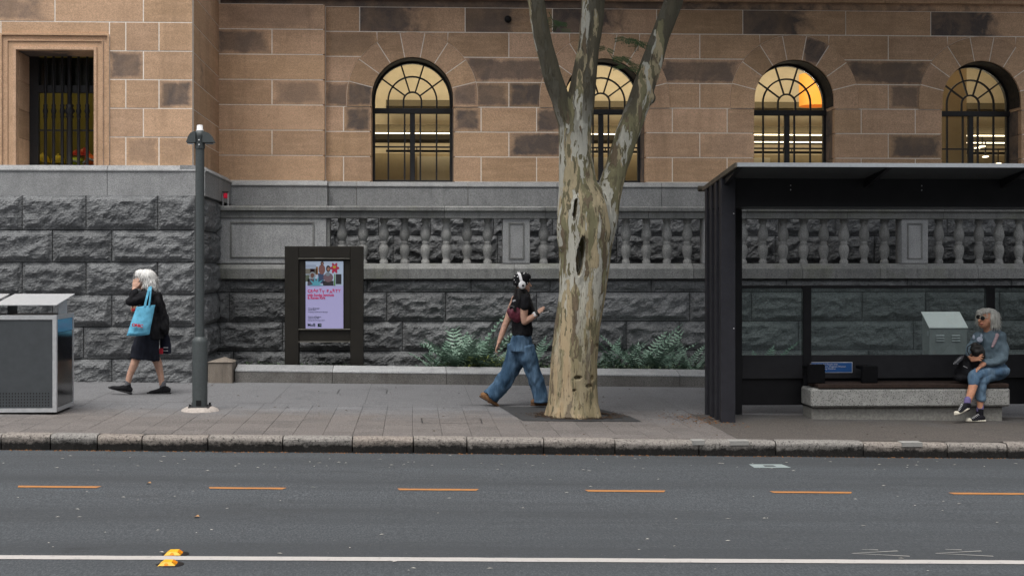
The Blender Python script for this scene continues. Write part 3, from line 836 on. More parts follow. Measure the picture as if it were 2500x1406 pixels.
# --- rock-faced blocks
def rock(x0, x1, z0, z1, yf, parent, seed, bulge=0.062, axis='x', name='granite_block', flat=0.0):
    """quarry-faced block: dressed margin, broken bulging face"""
    w_, h_ = x1 - x0, z1 - z0
    nx, nz = max(8, int(w_ / 0.028)), max(6, int(h_ / 0.028))
    g = 0.006; v = []; f = []
    for k in range(nz + 1):
        for i in range(nx + 1):
            u, t = i / nx, k / nz
            x = x0 + g + (w_ - 2 * g) * u; z = z0 + g + (h_ - 2 * g) * t
            e = min(u * w_, (1 - u) * w_, t * h_, (1 - t) * h_)
            p = Vector((x * 1.0 + seed * 7.3, seed * 3.1, z))
            m = min(1.0, e / 0.085); m = m * m * (3 - 2 * m)
            big = mn.noise(p * 2.6) * 0.5 + 0.5
            ridg = 1 - abs(mn.noise(Vector((p.x * 3.0, p.y, p.z * 5.5)))) * 2
            vor = mn.voronoi(Vector((p.x * 5.5, p.y, p.z * 7.5)))[0]
            fac = vor[1] - vor[0]
            fine = mn.fractal(p * 12, 0.7, 2.1, 4)
            d = m * (bulge * (0.25 + 0.9 * big) + 0.030 * ridg * (1 - flat) + 0.022 * (0.5 - fac)) + min(1, e / 0.025) * 0.017 * fine
            # lower half is undercut by spalls
            d -= m * 0.03 * max(0, mn.noise(Vector((p.x * 2.2, 4.4, p.z * 3.5))) + 0.25 * (0.5 - t) * 2)
            yy = yf - max(d, -0.01) + 0.002
            v.append((x, yy, z) if axis == 'x' else (yf + max(d, -0.01) - 0.002, x, z))
    n1 = nx + 1
    for k in range(nz):
        for i in range(nx):
            f.append((k * n1 + i, k * n1 + i + 1, (k + 1) * n1 + i + 1, (k + 1) * n1 + i) if axis == 'x' else (k * n1 + i, (k + 1) * n1 + i, (k + 1) * n1 + i + 1, k * n1 + i + 1))
    b0 = len(v)
    ring = [i for i in range(n1)] + [k * n1 + nx for k in range(1, nz + 1)] + [nz * n1 + i for i in range(nx - 1, -1, -1)] + [k * n1 for k in range(nz - 1, 0, -1)]
    for i in ring:
        x, y, z = v[i]; v.append((x, yf + 0.06, z) if axis == 'x' else (yf - 0.06, y, z))
    for q in range(len(ring)):
        q2 = (q + 1) % len(ring); f.append((ring[q], b0 + q, b0 + q2, ring[q2]))
    mb = MB(); mb.add(v, f, False)
    o = mb.build(name, M['rock'], parent, fix=True)
    return o
ZC = [-0.2, 0.395, 0.858, 1.320, 1.785, 2.250, 2.752]     # courses shared by all the rock-faced walls
RX = XW + 0.155                                           # side face of the wing plinth
mb = MB().box(WXL, RX - 0.02, WY + 0.03, YW + 0.5, -0.6, 2.748).box(WXL + 3, RX - 0.02, YW + 0.5, YF, -0.6, 2.7478)
plinth = mb.build('plinth', M['joint'], bld)
PA, PB = [54, 210, 385], [128, 273, 400]
PB = [128, 273]
ci = 0
for c in range(6):
    za, zb = ZC[c], ZC[c + 1]
    js = PA if c in (5, 3, 1) else PB
    if c == 1: js = [54, 204]
    e = ax(-110, WY)
    seq = [WXL, WXL + 1.5 + 0.5 * (c % 2), WXL + 3.1 + 0.4 * (c % 2), e + (0.45 if c % 2 else 0)] + [ax(p, WY) for p in js] + [RX - 0.075]
    seq = sorted(seq)
    for a, b in zip(seq, seq[1:]):
        if b - a < 0.15: continue
        rock(a, b, za, zb, WY, plinth, ci); ci += 1
    MB().box(RX - 0.073, RX + 0.002, WY - 0.002, WY + 0.09, za + 0.004, zb - 0.004).build('quoin_margin', M['ashlar_moss'], plinth)
    ys = [WY + 0.092, WY + 0.85 + (0.5 if c % 2 else 0), 20.85]
    for a, b in zip(ys, ys[1:]): rock(a, b, za, zb, RX, plinth, ci, axis='y'); ci += 1
# plinth of the main facade, seen between the balusters
mp = MB().box(XW, XEND, YF - 0.02, YF + 0.3, -0.5, 2.733).build('plinth', M['joint'], bld)
for c in (2, 3, 4, 5):
    za, zb = ZC[c], (ZC[c + 1] if c < 5 else 2.733)
    x = -3.1 + (0.5 if c % 2 else 0); 
    while x < 11.6:
        wdt = random.uniform(0.8, 1.15)
        if c >= 3: rock(x, min(x + wdt, 12), za, zb, YF - 0.06, mp, ci, bulge=0.05); ci += 1
        x += wdt

# --- windows
def arc_pts(c, r, n=20, a0=0.0, a1=math.pi): return [(c - r * math.cos(a0 + (a1 - a0) * k / n), CZ + r * math.sin(a0 + (a1 - a0) * k / n)) for k in range(n + 1)]
def bar2(mb, p, q, wd, y0, y1):
    d = Vector((q[0] - p[0], q[1] - p[1])); d.normalize(); nx_, nz_ = -d.y * wd / 2, d.x * wd / 2
    mb.prism([(p[0] - nx_, p[1] - nz_), (q[0] - nx_, q[1] - nz_), (q[0] + nx_, q[1] + nz_), (p[0] + nx_, p[1] + nz_)][::1], y0, y1)
YG = YF + 0.44
ZB = Z0 + 0.0
px2m = 22.6 / FPX
for wi, c in enumerate(wins):
    ZM = Z0 + 3 * H - 0.02                    # transom
    r0, r1 = HWN + 0.012, HWN - 0.048
    mb = MB()
    o = arc_pts(c, r0); i2 = arc_pts(c, r1)
    mb.prism([(c - r0, ZB - 0.02), (c - r1, ZB - 0.02)] + i2 + [(c + r1, ZB - 0.02), (c + r0, ZB - 0.02)] + o[::-1], YG, YG + 0.08)
    wn = mb.build('window', M['iron'], bld)
    MB().bev(c - r0, c + r0, YG - 0.03, YG + 0.06, ZM - 0.045, ZM + 0.045, 0.008).build('transom', M['iron'], wn)
    MB().bev(c - r0, c + r0, YG - 0.01, YG + 0.06, ZB - 0.015, ZB + 0.055, 0.006).build('sill_rail', M['iron'], wn)
    MB().bev(c - 0.044, c + 0.044, YG - 0.015, YG + 0.06, ZB, ZM, 0.006).build('mullion', M['iron'], wn)
    for dx in (-0.415, -0.135, 0.135, 0.415):
        MB().box(c + dx - 0.014, c + dx + 0.014, YG + 0.01, YG + 0.045, ZB, ZM).build('glazing_bar', M['iron'], wn)
    for zz_ in (Z0 + 0.625,):
        MB().box(c - r1, c + r1, YG + 0.012, YG + 0.043, zz_ - 0.013, zz_ + 0.013).build('glazing_bar', M['iron'], wn)
    for rr in (0.155, 0.42):
        o = [(x, z) for x, z in arc_pts(c, rr + 0.014)]; i2 = arc_pts(c, rr - 0.014)
        MB().prism([(c - rr - 0.014, ZM)] + [(c - rr + 0.014, ZM)] + i2 + [(c + rr - 0.014, ZM), (c + rr + 0.014, ZM)] + o[::-1], YG + 0.01, YG + 0.045).build('glazing_bar', M['iron'], wn)
    for t in (R(-54), R(-17.5), R(17.5), R(54)):
        mb = MB(); bar2(mb, (c + 0.165 * math.sin(t), CZ + 0.165 * math.cos(t)), (c + r1 * math.sin(t) * 1.02, CZ + r1 * math.cos(t) * 1.02), 0.026, YG + 0.012, YG + 0.043); mb.build('glazing_bar', M['iron'], wn)
    for sg in (-1, 1):
        MB().tube([(c + sg * 0.075, YG - 0.03, Z0 + 0.55), (c + sg * 0.075, YG - 0.03, Z0 + 0.63)], 0.009, 6).build('handle', M['iron'], wn)
    for a, b in ((-r1, -0.415), (-0.415, -0.135), (-0.135, 0.135), (0.135, 0.415), (0.415, r1)):
        MB().box(c + a, c + b, YG + 0.026, YG + 0.030, ZB, ZM).build('pane', M['glass'], wn)
    MB().prism([(c + r1, ZM), (c + r1, CZ)] + arc_pts(c, r1)[::-1][1:-1] + [(c - r1, CZ), (c - r1, ZM)], YG + 0.026, YG + 0.030).build('pane', M['glass'], wn)

# --- lit room behind the arched windows
def m_plaster(name, c): return plain(name, c, 0.85, 0.10, 3)
M['plaster'] = m_plaster('cream_plaster', (0.62, 0.55, 0.42)); M['soffit'] = plain('brown_bulkhead', (0.12, 0.10, 0.065), 0.8, 0.1, 4)
M['darkbeam'] = plain('dark_beam', (0.06, 0.05, 0.035), 0.8, 0.1, 4); M['plaster_low'] = m_plaster('tan_plaster', (0.34, 0.27, 0.165))
M['strip'] = m_emit('strip_light', (1.0, 0.88, 0.68), 3.0)
RY = 27.5
room = part_empty('interior', bld)
MB().box(XW + 0.3, XEND, RY, RY + 0.1, 2.3, 7.2).build('room_wall', M['plaster'], room)
MB().box(XW + 0.2, XEND, YF + 0.43, RY, 2.25, 2.35).build('room_floor', M['darkbeam'], room)
MB().box(XW + 0.2, XEND, YF + 0.43, RY, 6.9, 7.0).build('room_ceiling', M['plaster'], room)
MB().box(XW + 0.2, XW + 0.3, YF + 0.43, RY, 2.3, 7.0).build('room_wall', M['plaster'], room)
MB().box(XEND - 0.05, XEND, YF + 0.43, RY, 2.3, 7.0).build('room_wall', M['plaster'], room)
def zpx(py, Y): return HC + (650 - py) / FPX * (Y + 0.15)
XB0 = ax(942, 26.8)
MB().box(XB0, XEND - 0.1, 26.8, 27.2, zpx(262, 26.8), zpx(247, 26.8)).build('ledge', M['soffit'], room)
MB().box(XW + 0.3, XEND - 0.1, 25.0, 25.5, zpx(325, 25), zpx(307, 25)).build('bulkhead', M['soffit'], room)
MB().box(XW + 0.3, XEND - 0.1, 25.7, 26.3, zpx(343, 25.7), zpx(326.5, 25.7)).build('bulkhead', M['darkbeam'], room)
MB().box(XW + 0.3, XEND - 0.1, 26.4, 26.9, zpx(346, 26.4), zpx(341.5, 26.4)).build('bulkhead', M['darkbeam'], room)
MB().box(XB0, XEND - 0.1, 26.9, 27.0, zpx(373, 26.9), zpx(368, 26.9)).build('rail', M['iron'], room)
MB().box(XW + 0.3, XEND - 0.1, 27.3, 27.48, 2.35, zpx(377, 27.3)).build('wall_panelling', M['plaster_low'], room)
for dx in (0.1, 3.2, 6.6, 9.9): MB().box(dx, dx + 0.9, 27.2, 27.29, 2.35, zpx(385, 27.3)).build('cupboard', M['plaster'], room)
def strip_lamp(x0, x1, Y, z, lab, grp=None):
    o = thing('strip_lamp', lab, 'lamp', ((x0 + x1) / 2, Y, z), grp)
    MB().box(x0, x1, Y - 0.03, Y + 0.03, z - 0.0065, z + 0.0065).build('tube', M['strip'], o)
    MB().box(x0, x1, Y + 0.031, Y + 0.06, z - 0.02, z + 0.02).build('housing', M['soffit'], o)
    return o
def room_light(o, x, y, z, sx, sy, e, up=False, col=(1.0, 0.91, 0.74)):
    l = bpy.data.lights.new('lamp_light', 'AREA'); l.shape = 'RECTANGLE'; l.size = sx; l.size_y = sy; l.energy = e; l.color = col
    ob = bpy.data.objects.new('lamp_light', l); COL.objects.link(ob); ob.parent = o; ob.location = Vector((x, y, z)) - WL[o.name]
    if up: ob.rotation_euler = (R(180), 0, 0)
    return ob
zs1 = zpx(325.5, 24.95) - 0.02
l1 = strip_lamp(XW + 0.5, XEND - 0.3, 24.94, zs1, 'long white strip lamp glowing below the bulkhead behind the arched windows')
room_light(l1, 4.5, 24.6, 6.75, 13, 2.5, 195)
room_light(l1, 4.5, 24.4, zs1 + 0.25, 13, 0.3, 100, up=True)
l2 = strip_lamp(ax(1843, 25.6), XEND - 0.3, 25.62, zpx(345.5, 25.62), 'second strip lamp, lower, seen through the third arched window')
room_light(l2, 4.5, 25.2, zs1 - 0.4, 13, 0.5, 30)
strip_lamp(ax(895, 26.35), ax(928, 26.35), 26.36, zpx(344, 26.36) - 0.0, 'short strip lamp end at the left edge of the first arched window')
for i, (px, py) in enumerate(((2398, 358), (2386, 362), (2406, 383), (2437, 400))):
    p = at(px, py, 25.2)
    o = thing('ceiling_lamp', ['small bright oval lamp deep in the fourth arched window, topmost', 'small bright lamp in the fourth arched window, just left of the topmost', 'round yellowish lamp low in the fourth arched window', 'lamp at the roof edge of the shelter in the fourth arched window'][i], 'lamp', p, 'ceiling lamps in the fourth window')
    MB().ell(p, (0.055, 0.10, 0.014), 12, 6).build('diffuser', M['strip'], o); MB().box(p.x - 0.01, p.x + 0.01, p.y - 0.01, p.y + 0.01, p.z + 0.02, p.z + 0.3).build('stem', M['iron'], o)
MB().box(ax(2362, 24.0), ax(2363, 24.0) + 2.6, 24.6, 24.65, 2.4, 3.6).build('screen_wall', M['darkbeam'], room)
MB().box(ax(2292, 23.4), ax(2360, 23.4), 23.4, 23.5, 2.4, 6.0).build('room_pier', M['plaster_low'], room)
# big orange drum lamp in the third window
p0, p1 = at(1952, 262, 25.4), at(2012, 183, 25.4)
dr = (p1.x - p0.x) * 0.62
orange = thing('pendant_lamp', 'large orange drum pendant lamp inside the third arched window', 'lamp', (p0.x + dr, 25.4, p1.z))
MB().lathe([(dr, p0.z + 0.02), (dr, p1.z), (dr - 0.02, p1.z), (dr - 0.02, p0.z + 0.02)], (p0.x + dr, 25.4, 0), 28).build('shade', m_emit('orange_shade', (0.66, 0.27, 0.04), 0.22), orange)
MB().lathe([(dr - 0.03, p0.z + 0.025), (dr - 0.03, p0.z + 0.045)], (p0.x + dr, 25.4, 0), 28).build('diffuser', M['strip'], orange)
MB().tube([(p0.x + dr, 25.4, p1.z), (p0.x + dr, 25.4, 6.9)], 0.01, 6).build('cord', M['iron'], orange)

# --- barred window of the wing
YB = YW + 0.62
ww = MB()
ww.box(wo0 - 0.01, ax(93, YB), YB + 0.02, YB + 0.1, Z0W - 0.02, wtopz).box(wo1 - 0.05, wo1 + 0.1, YB + 0.02, YB + 0.1, Z0W - 0.02, wtopz)
ww.box(wo0, wo1 + 0.1, YB + 0.021, YB + 0.099, at(100, 226, YB).z, at(100, 208, YB).z).box(wo0, wo1 + 0.1, YB + 0.022, YB + 0.098, Z0W - 0.02, Z0W + 0.03)
ww = ww.build('window', M['iron'], bld)
for px in (111, 131, 152, 170, 192, 213):
    x = ax(px, YB); rb = 0.024 if px != 170 else 0.045
    zm = at(px, 272, YB).z
    prof = [(rb, Z0W), (rb, zm - 0.11), (rb * 1.5, zm - 0.09), (rb * 1.1, zm - 0.05), (rb * 1.9, zm), (rb * 1.1, zm + 0.05), (rb * 1.5, zm + 0.09), (rb * 0.8, zm + 0.11), (rb * 0.8, wtopz)]
    MB().lathe(prof, (x, YB, 0), 8).build('bar', M['iron'], ww)
MB().box(ax(93, YB), wo1 + 0.05, YB + 0.03, YB + 0.06, at(100, 318, YB).z - 0.012, at(100, 318, YB).z + 0.012).build('bar', M['iron'], ww)
MB().box(ax(93, YB), wo1 + 0.05, YB + 0.105, YB + 0.109, Z0W, wtopz).build('pane', M['glass'], ww)
for sg, x in ((0, wo0), (1, wo1)):
    for row in range(4):
        za, zb = Z0W + row * HW_, min(Z0W + (row + 1) * HW_, wtopz)
        x0, x1 = (x - 0.05, x + 0.003) if sg == 0 else (x - 0.003, x + 0.05)
        MB().box(x0, x1, YW + 0.125, YB + 0.019, za + 0.004, zb - 0.004).build('jamb_stone', M['sand'], ww)
MB().box(wo0 - 0.05, wo1 + 0.05, YW + 0.125, YB + 0.019, wtopz, wtopz + 0.1).build('lintel', M['sand'], ww)
MB().box(wo0, wo1 + 0.1, YB + 0.12, YB + 0.13, at(100, 210, YB).z, wtopz).build('dark_sheet', plain('dark_sheet_tone', (0.02, 0.02, 0.02), 0.7, 0.2, 10), ww)  # dark sheet added to blacken the upper part of the window
wr = part_empty('interior', bld)
M['olive'] = plain('olive_wall', (0.20, 0.165, 0.045), 0.85, 0.12, 3)
MB().box(WXL + 0.5, XW - 1.2, 22.2, 22.3, 2.6, 6.0).build('room_wall', M['olive'], wr)
MB().box(WXL + 0.5, XW - 1.2, YW + 0.76, 22.2, 2.9, 3.0).build('room_floor', M['darkbeam'], wr)
MB().box(WXL + 0.5, XW - 1.2, YW + 0.76, 22.2, 5.45, 5.55).build('room_ceiling', M['darkbeam'], wr)
MB().box(WXL + 0.4, WXL + 0.5, YW + 0.76, 22.2, 2.9, 5.5).build('room_wall', M['olive'], wr); MB().box(XW - 1.3, XW - 1.2, YW + 0.76, 22.19, 2.9, 5.5).build('room_wall', M['olive'], wr)
MB().box(ax(60, YB + 0.5), wo1 + 0.3, YB + 0.25, YB + 0.75, 3.0, Z0W - 0.02).build('window_shelf', M['darkbeam'], wr)
cl = thing('ceiling_lamp', 'dim ceiling lamp in the room behind the barred window', 'lamp', (-6.2, 20.7, 5.44))
MB().box(-6.8, -5.6, 20.6, 20.8, 5.40, 5.445).build('diffuser', m_emit('dim_tube', (1.0, 0.9, 0.55), 1.2), cl)
room_light(cl, -6.2, 20.7, 5.38, 1.2, 0.3, 6, col=(1.0, 0.9, 0.5))
# hard hats and vests on the shelf inside
M['hat_y'] = plain('yellow_plastic', (0.70, 0.52, 0.03), 0.35, 0.08); M['hat_r'] = plain('red_plastic', (0.65, 0.05, 0.02), 0.35, 0.08)
M['vest_o'] = plain('orange_vest', (0.85, 0.16, 0.02), 0.7, 0.15); M['vest_y'] = plain('lime_vest', (0.50, 0.62, 0.05), 0.7, 0.15); M['tape'] = plain('grey_tape', (0.4, 0.42, 0.44), 0.4, 0.1)
YH = YB + 0.45
zsh = Z0W - 0.02
def helmet(px, py, mat, lab, s=1.0):
    p = at(px, py, YH); o = thing('hard_hat', lab, 'hard hat', (p.x, YH, p.z), 'hard hats behind the barred window')
    MB().lathe([(0.001, 0.115 * s), (0.05 * s, 0.105 * s), (0.085 * s, 0.075 * s), (0.10 * s, 0.03 * s), (0.102 * s, 0)], p, 16).build('shell', mat, o)
    MB().lathe([(0.10 * s, 0.0), (0.135 * s, -0.006), (0.135 * s, -0.012), (0.1 * s, -0.012)], p, 16, sy=1.25).build('brim', mat, o)
    MB().tube([p + Vector((0, -0.105 * s, 0.03 * s)), p + Vector((0, -0.06 * s, 0.105 * s)), p + Vector((0, 0.0, 0.125 * s)), p + Vector((0, 0.08 * s, 0.09 * s))], 0.012 * s, 6).build('ridge', mat, o)
helmet(104, 396, M['hat_y'], 'yellow hard hat, leftmost behind the barred window', 1.05)
helmet(142, 398, M['hat_y'], 'yellow hard hat, second from the left behind the barred window', 1.05)
helmet(206, 380, M['hat_r'], 'red hard hat lying on top of the vests behind the barred window', 0.95)
helmet(186, 378, M['hat_r'], 'small red hard hat behind the orange vest', 0.6)
def vest(px, py, rx, rz, mat, lab):
    p = at(px, py, YH - 0.08); o = thing('safety_vest', lab, 'vest', (p.x, p.y, p.z), 'safety vests behind the barred window')
    blob('fabric', MB().ell(p, (rx, 0.10, rz)).ell(p + Vector((rx * 0.5, -0.02, rz * 0.35)), (rx * 0.6, 0.09, rz * 0.5)), mat, o, 0.012, 2, disp=[(0.03, (18, 18, 18))])
    MB().tube([p + Vector((-rx * 0.9, -0.10, -rz * 0.4)), p + Vector((-rx * 0.2, -0.125, rz * 0.3)), p + Vector((rx * 0.8, -0.115, -rz * 0.1))], 0.018, 6).build('reflective_tape', M['tape'], o)
vest(186, 397, 0.11, 0.07, M['vest_y'], 'crumpled lime safety vest behind the bars')
vest(224, 394, 0.12, 0.10, M['vest_o'], 'crumpled orange safety vest at the edge of the barred window')
# ---- unseen block added opposite, behind the camera: closes the street and shades low light
ob = thing('building', 'plain unseen block added across the street to shade low sky light', 'building', (0, -16, -0.3))
MB().box(-45, 45, -26, -16, -1.5, 15).build('wall', plain('added_block_grey', (0.22, 0.21, 0.20), 0.9, 0.15, 1), ob)
owm = MB().bev(-0.9, 0.9, -0.04, 0.1, 0, 1.9, 0.02).mesh('window'); owp = plain('added_block_dark_pane', (0.02, 0.022, 0.025), 0.15, 0.1, 4)
for r_ in range(4):
    for k in range(18): put('window', owm, owp, ob, (-42.5 + 5 * k, 0, 1.6 + 3.5 * r_), rot=(0, 0, R(180)))  # windows of the added unseen block
# round black vent in the top course, red lamp on the corner
p = at(1240, 48, YF)
v = thing('wall_vent', 'small round black vent set in the top sandstone course', 'vent', p)
MB().lathe([(0.05, 0), (0.055, 0.02), (0.05, 0.05), (0.02, 0.06)], (0, 0, 0), 16).build('cap', M['black'], v, loc=p).rotation_euler = (R(90), 0, 0)
MB().lathe([(0.062, 0), (0.062, 0.012)], (0, 0, 0), 16).build('flange', M['iron'], v, loc=p + Vector((0, -0.002, 0))).rotation_euler = (R(90), 0, 0)
# ================================================================== balustrade, retaining wall, planting bed
YR = 20.72                                # face of the rock-faced retaining wall
BX0, BX1 = RX - 0.02, 13.0
rw = thing('retaining_wall', 'rock-faced grey granite wall below the stone balustrade', 'wall', (4, YR, 0))
MB().box(BX0, BX1, YR + 0.03, YR + 0.4, -0.5, 1.53).build('core', M['joint'], rw)
JT = {0: [570, 872, 1046, 1280, 1420, 1560, 1700, 1880, 2120, 2330], 1: [690, 982, 1204, 1529, 1660, 1950, 2230, 2420], 2: [560, 830, 944, 1088, 1310, 1440, 1684, 1835, 2105, 2260, 2440], 3: [700, 896, 1150, 1343, 1590, 1920, 2215, 2470]}
zt = [ZC[0], ZC[1], ZC[2], ZC[3], 1.53]
for c in range(4):
    seq = sorted([BX0] + [ax(p, YR) for p in JT[c]] + [BX1])
    for a, b in zip(seq, seq[1:]):
        rock(a, b, zt[c], zt[c + 1], YR, rw, ci, bulge=0.05 if c < 3 else 0.035); ci += 1
bal = thing('balustrade', 'grey granite balustrade with vase-shaped balusters along the building', 'balustrade', (4, YR, 1.53))
def rail(prof, joints, name, mat):
    seq = [BX0] + [ax(p, YR) for p in joints] + [BX1]
    for a, b in zip(seq, seq[1:]): MB().sweep(prof, a + 0.003, b - 0.003).build(name, mat, bal)
y0 = YR - 0.10
rail([(y0, 1.535), (y0, 1.69), (y0 + 0.10, 1.775), (YR + 0.34, 1.775), (YR + 0.34, 1.535)], [770, 997, 1256, 1690, 1955, 2145, 2382], 'bottom_rail', M['ashlar_moss'])
rail([(y0 + 0.05, 2.49), (y0 + 0.05, 2.585), (y0 + 0.025, 2.60), (y0, 2.605), (y0, 2.655), (y0 + 0.012, 2.668), (y0 + 0.05, 2.676), (YR + 0.34, 2.676), (YR + 0.38, 2.66), (YR + 0.34, 2.60), (YR + 0.29, 2.585), (YR + 0.29, 2.49)],
     [831, 1085, 1330, 1582, 1820, 2067, 2300], 'coping', M['ashlar_moss'])
M['balstone'] = m_granite('baluster_granite', (0.15, 0.153, 0.15), (0.50, 0.50, 0.485), 70, streak=0.3)
hb = 2.49 - 1.775
bp = [(0.062, 0.0), (0.062, 0.045), (0.05, 0.055), (0.046, 0.075), (0.058, 0.12), (0.073, 0.18), (0.076, 0.225), (0.066, 0.275), (0.045, 0.305), (0.052, 0.318), (0.052, 0.342), (0.045, 0.352), (0.056, 0.368), (0.074, 0.42), (0.078, 0.46), (0.070, 0.52), (0.052, 0.58), (0.044, 0.62), (0.046, 0.645), (0.060, 0.655), (0.060, hb)]
bmesh_b = MB().lathe(bp, (0, 0, 0), 18).mesh('baluster')
PC0, PER = ax(1260.5, YR), 3.205
cyb = YR + 0.12
for b_ in range(-1, 4):
    pc = PC0 + b_ * PER
    if b_ >= 0:
        hw = 0.215
        pd = MB().bev(pc - hw, pc + hw, YR - 0.02, YR + 0.26, 1.776, 2.489, 0.006).build('pedestal', M['ashlar'], bal)
        for (u0, u1, w0, w1) in ((pc - 0.125, pc - 0.10, 1.84, 2.42), (pc + 0.10, pc + 0.125, 1.84, 2.42), (pc - 0.10, pc + 0.10, 2.395, 2.42), (pc - 0.10, pc + 0.10, 1.84, 1.865)):
            MB().bev(u0, u1, YR - 0.033, YR - 0.018, w0, w1, 0.004).build('panel_moulding', M['ashlar_moss'], pd)
    for k in range(8):
        x = pc + 0.447 + 0.33 * k
        if x < ax(815, YR) or x > 12.8: continue
        put('baluster', bmesh_b, M['balstone'], bal, Vector((x, cyb, 1.774)) - WL[bal.name], rot=(0, 0, random.uniform(0, 6)), scale=(random.uniform(1.04, 1.10),) * 2 + (1,))
xa, xb = BX0 + 0.01, ax(797, YR)
bpn = MB().bev(xa, xb, YR - 0.03, YR + 0.28, 1.776, 2.489, 0.006).build('panel_block', M['ashlar'], bal)
MB().bev(xb + 0.002, xb + 0.055, YR + 0.0, YR + 0.25, 1.776, 2.489, 0.006).build('panel_block', M['ashlar_moss'], bal)
u0, u1, w0, w1 = ax(562, YR), ax(768, YR), 1.86, 2.43
for q in ((u0, u0 + 0.03, w0, w1), (u1 - 0.03, u1, w0, w1), (u0 + 0.03, u1 - 0.03, w1 - 0.03, w1), (u0 + 0.03, u1 - 0.03, w0, w0 + 0.03)):
    MB().bev(q[0], q[1], YR - 0.046, YR - 0.028, q[2], q[3], 0.006).build('panel_moulding', M['ashlar_moss'], bpn)
# red beacon standing on the coping beside the wing
p = at(551, 500, YR + 0.1)
bc = thing('warning_lamp', 'small red warning lamp on a bracket at the corner of the coping', 'lamp', (p.x, p.y, 2.676))
MB().box(p.x - 0.045, p.x - 0.033, p.y - 0.03, p.y + 0.03, 2.677, 2.86).box(p.x + 0.033, p.x + 0.045, p.y - 0.03, p.y + 0.03, 2.677, 2.90).build('bracket', M['alu'], bc)
MB().bev(p.x - 0.028, p.x + 0.028, p.y - 0.05, p.y + 0.03, 2.80, 2.88, 0.008).build('lens', m_emit('red_lens', (0.55, 0.012, 0.04), 0.12), bc)
MB().bev(p.x - 0.047, p.x + 0.047, p.y - 0.055, p.y + 0.04, 2.886, 2.905, 0.005).build('cap', M['black'], bc)
# planter kerb: pale top slab on a darkened body paints the overhead light
M['kerbgran'] = m_granite('grimy_shaded_granite', (0.075, 0.072, 0.068), (0.27, 0.26, 0.245), 70, tint=(0.06, 0.05, 0.04), streak=0.4)
pk = thing('planter_kerb', 'low grey granite kerb edging the fern bed along the footpath', 'kerb', (2, WY, 0))
kx0 = ax(570, WY)
seq = [kx0] + [ax(p, WY) for p in (810, 1090, 1375, 1664, 1950, 2240)] + [12.5]
for a, b in zip(seq, seq[1:]):
    v = []
    for x in (a + 0.004, b - 0.004):
        g_ = gz(x) - 0.001 * 0
        for dy, dz in ((0.0, -0.08), (0.0, 0.158), (0.03, 0.168), (0.34, 0.205), (0.36, 0.20), (0.36, -0.08)): v.append((x, WY + 0.12 + dy, g_ + dz))
    n = 6; vt = []
    for x in (a + 0.004, b - 0.004):
        for dy, dz in ((-0.004, 0.160), (-0.002, 0.176), (0.012, 0.186), (0.33, 0.240), (0.352, 0.236), (0.362, 0.206), (0.33, 0.206)): vt.append((x, WY + 0.12 + dy, gz(x) + dz))
    MB().add(vt, [tuple(range(7)), tuple(reversed(range(7, 14)))] + [(i, i + 7, (i + 1) % 7 + 7, (i + 1) % 7) for i in range(7)]).build('kerb_lit_top', M['ashlar'], pk)
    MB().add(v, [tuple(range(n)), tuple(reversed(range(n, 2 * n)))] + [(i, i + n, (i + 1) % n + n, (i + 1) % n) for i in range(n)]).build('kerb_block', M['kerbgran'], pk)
cx0, cx1 = ax(508, WY), ax(568, WY)
cp = thing('corner_post', 'squat stained stone post with pyramid cap at the end of the planter kerb', 'post', ((cx0 + cx1) / 2, WY + 0.2, gz(cx0)))
g_ = gz(cx0)
MB().bev(cx0, cx1, WY - 0.02, WY + 0.36, g_ - 0.05, g_ + 0.295, 0.012).build('shaft', m_granite('stained_stone', (0.10, 0.085, 0.07), (0.36, 0.31, 0.26), 120, tint=(0.05, 0.035, 0.025), streak=0.6), cp)
cxm, cym = (cx0 + cx1) / 2, WY + 0.17
MB().add([(cx0 - 0.012, WY - 0.032, g_ + 0.297), (cx1 + 0.012, WY - 0.032, g_ + 0.297), (cx1 + 0.012, WY + 0.372, g_ + 0.297), (cx0 - 0.012, WY + 0.372, g_ + 0.297), (cxm + 0.04, cym, g_ + 0.365)], [(0, 1, 4), (1, 2, 4), (2, 3, 4), (3, 0, 4), (3, 2, 1, 0)]).build('cap', bpy.data.materials['stained_stone'], cp)
bed = MB()
n = 60; m = 8; v = []
for i in range(n + 1):
    for k in range(m + 1):
        x = RX + (12.5 - RX) * i / n; y = WY + 0.40 + (YR + 0.05 - WY - 0.40) * k / m
        v.append((x, y, gz(x) + 0.13 + 0.05 * mn.noise(Vector((x * 2, y * 2, 0)))))
bed.add(v, [(i * (m + 1) + k, (i + 1) * (m + 1) + k, (i + 1) * (m + 1) + k + 1, i * (m + 1) + k + 1) for i in range(n) for k in range(m)], True)
tag(bed.build('planting_bed', M['soil'], None, fix=False), kind='structure')

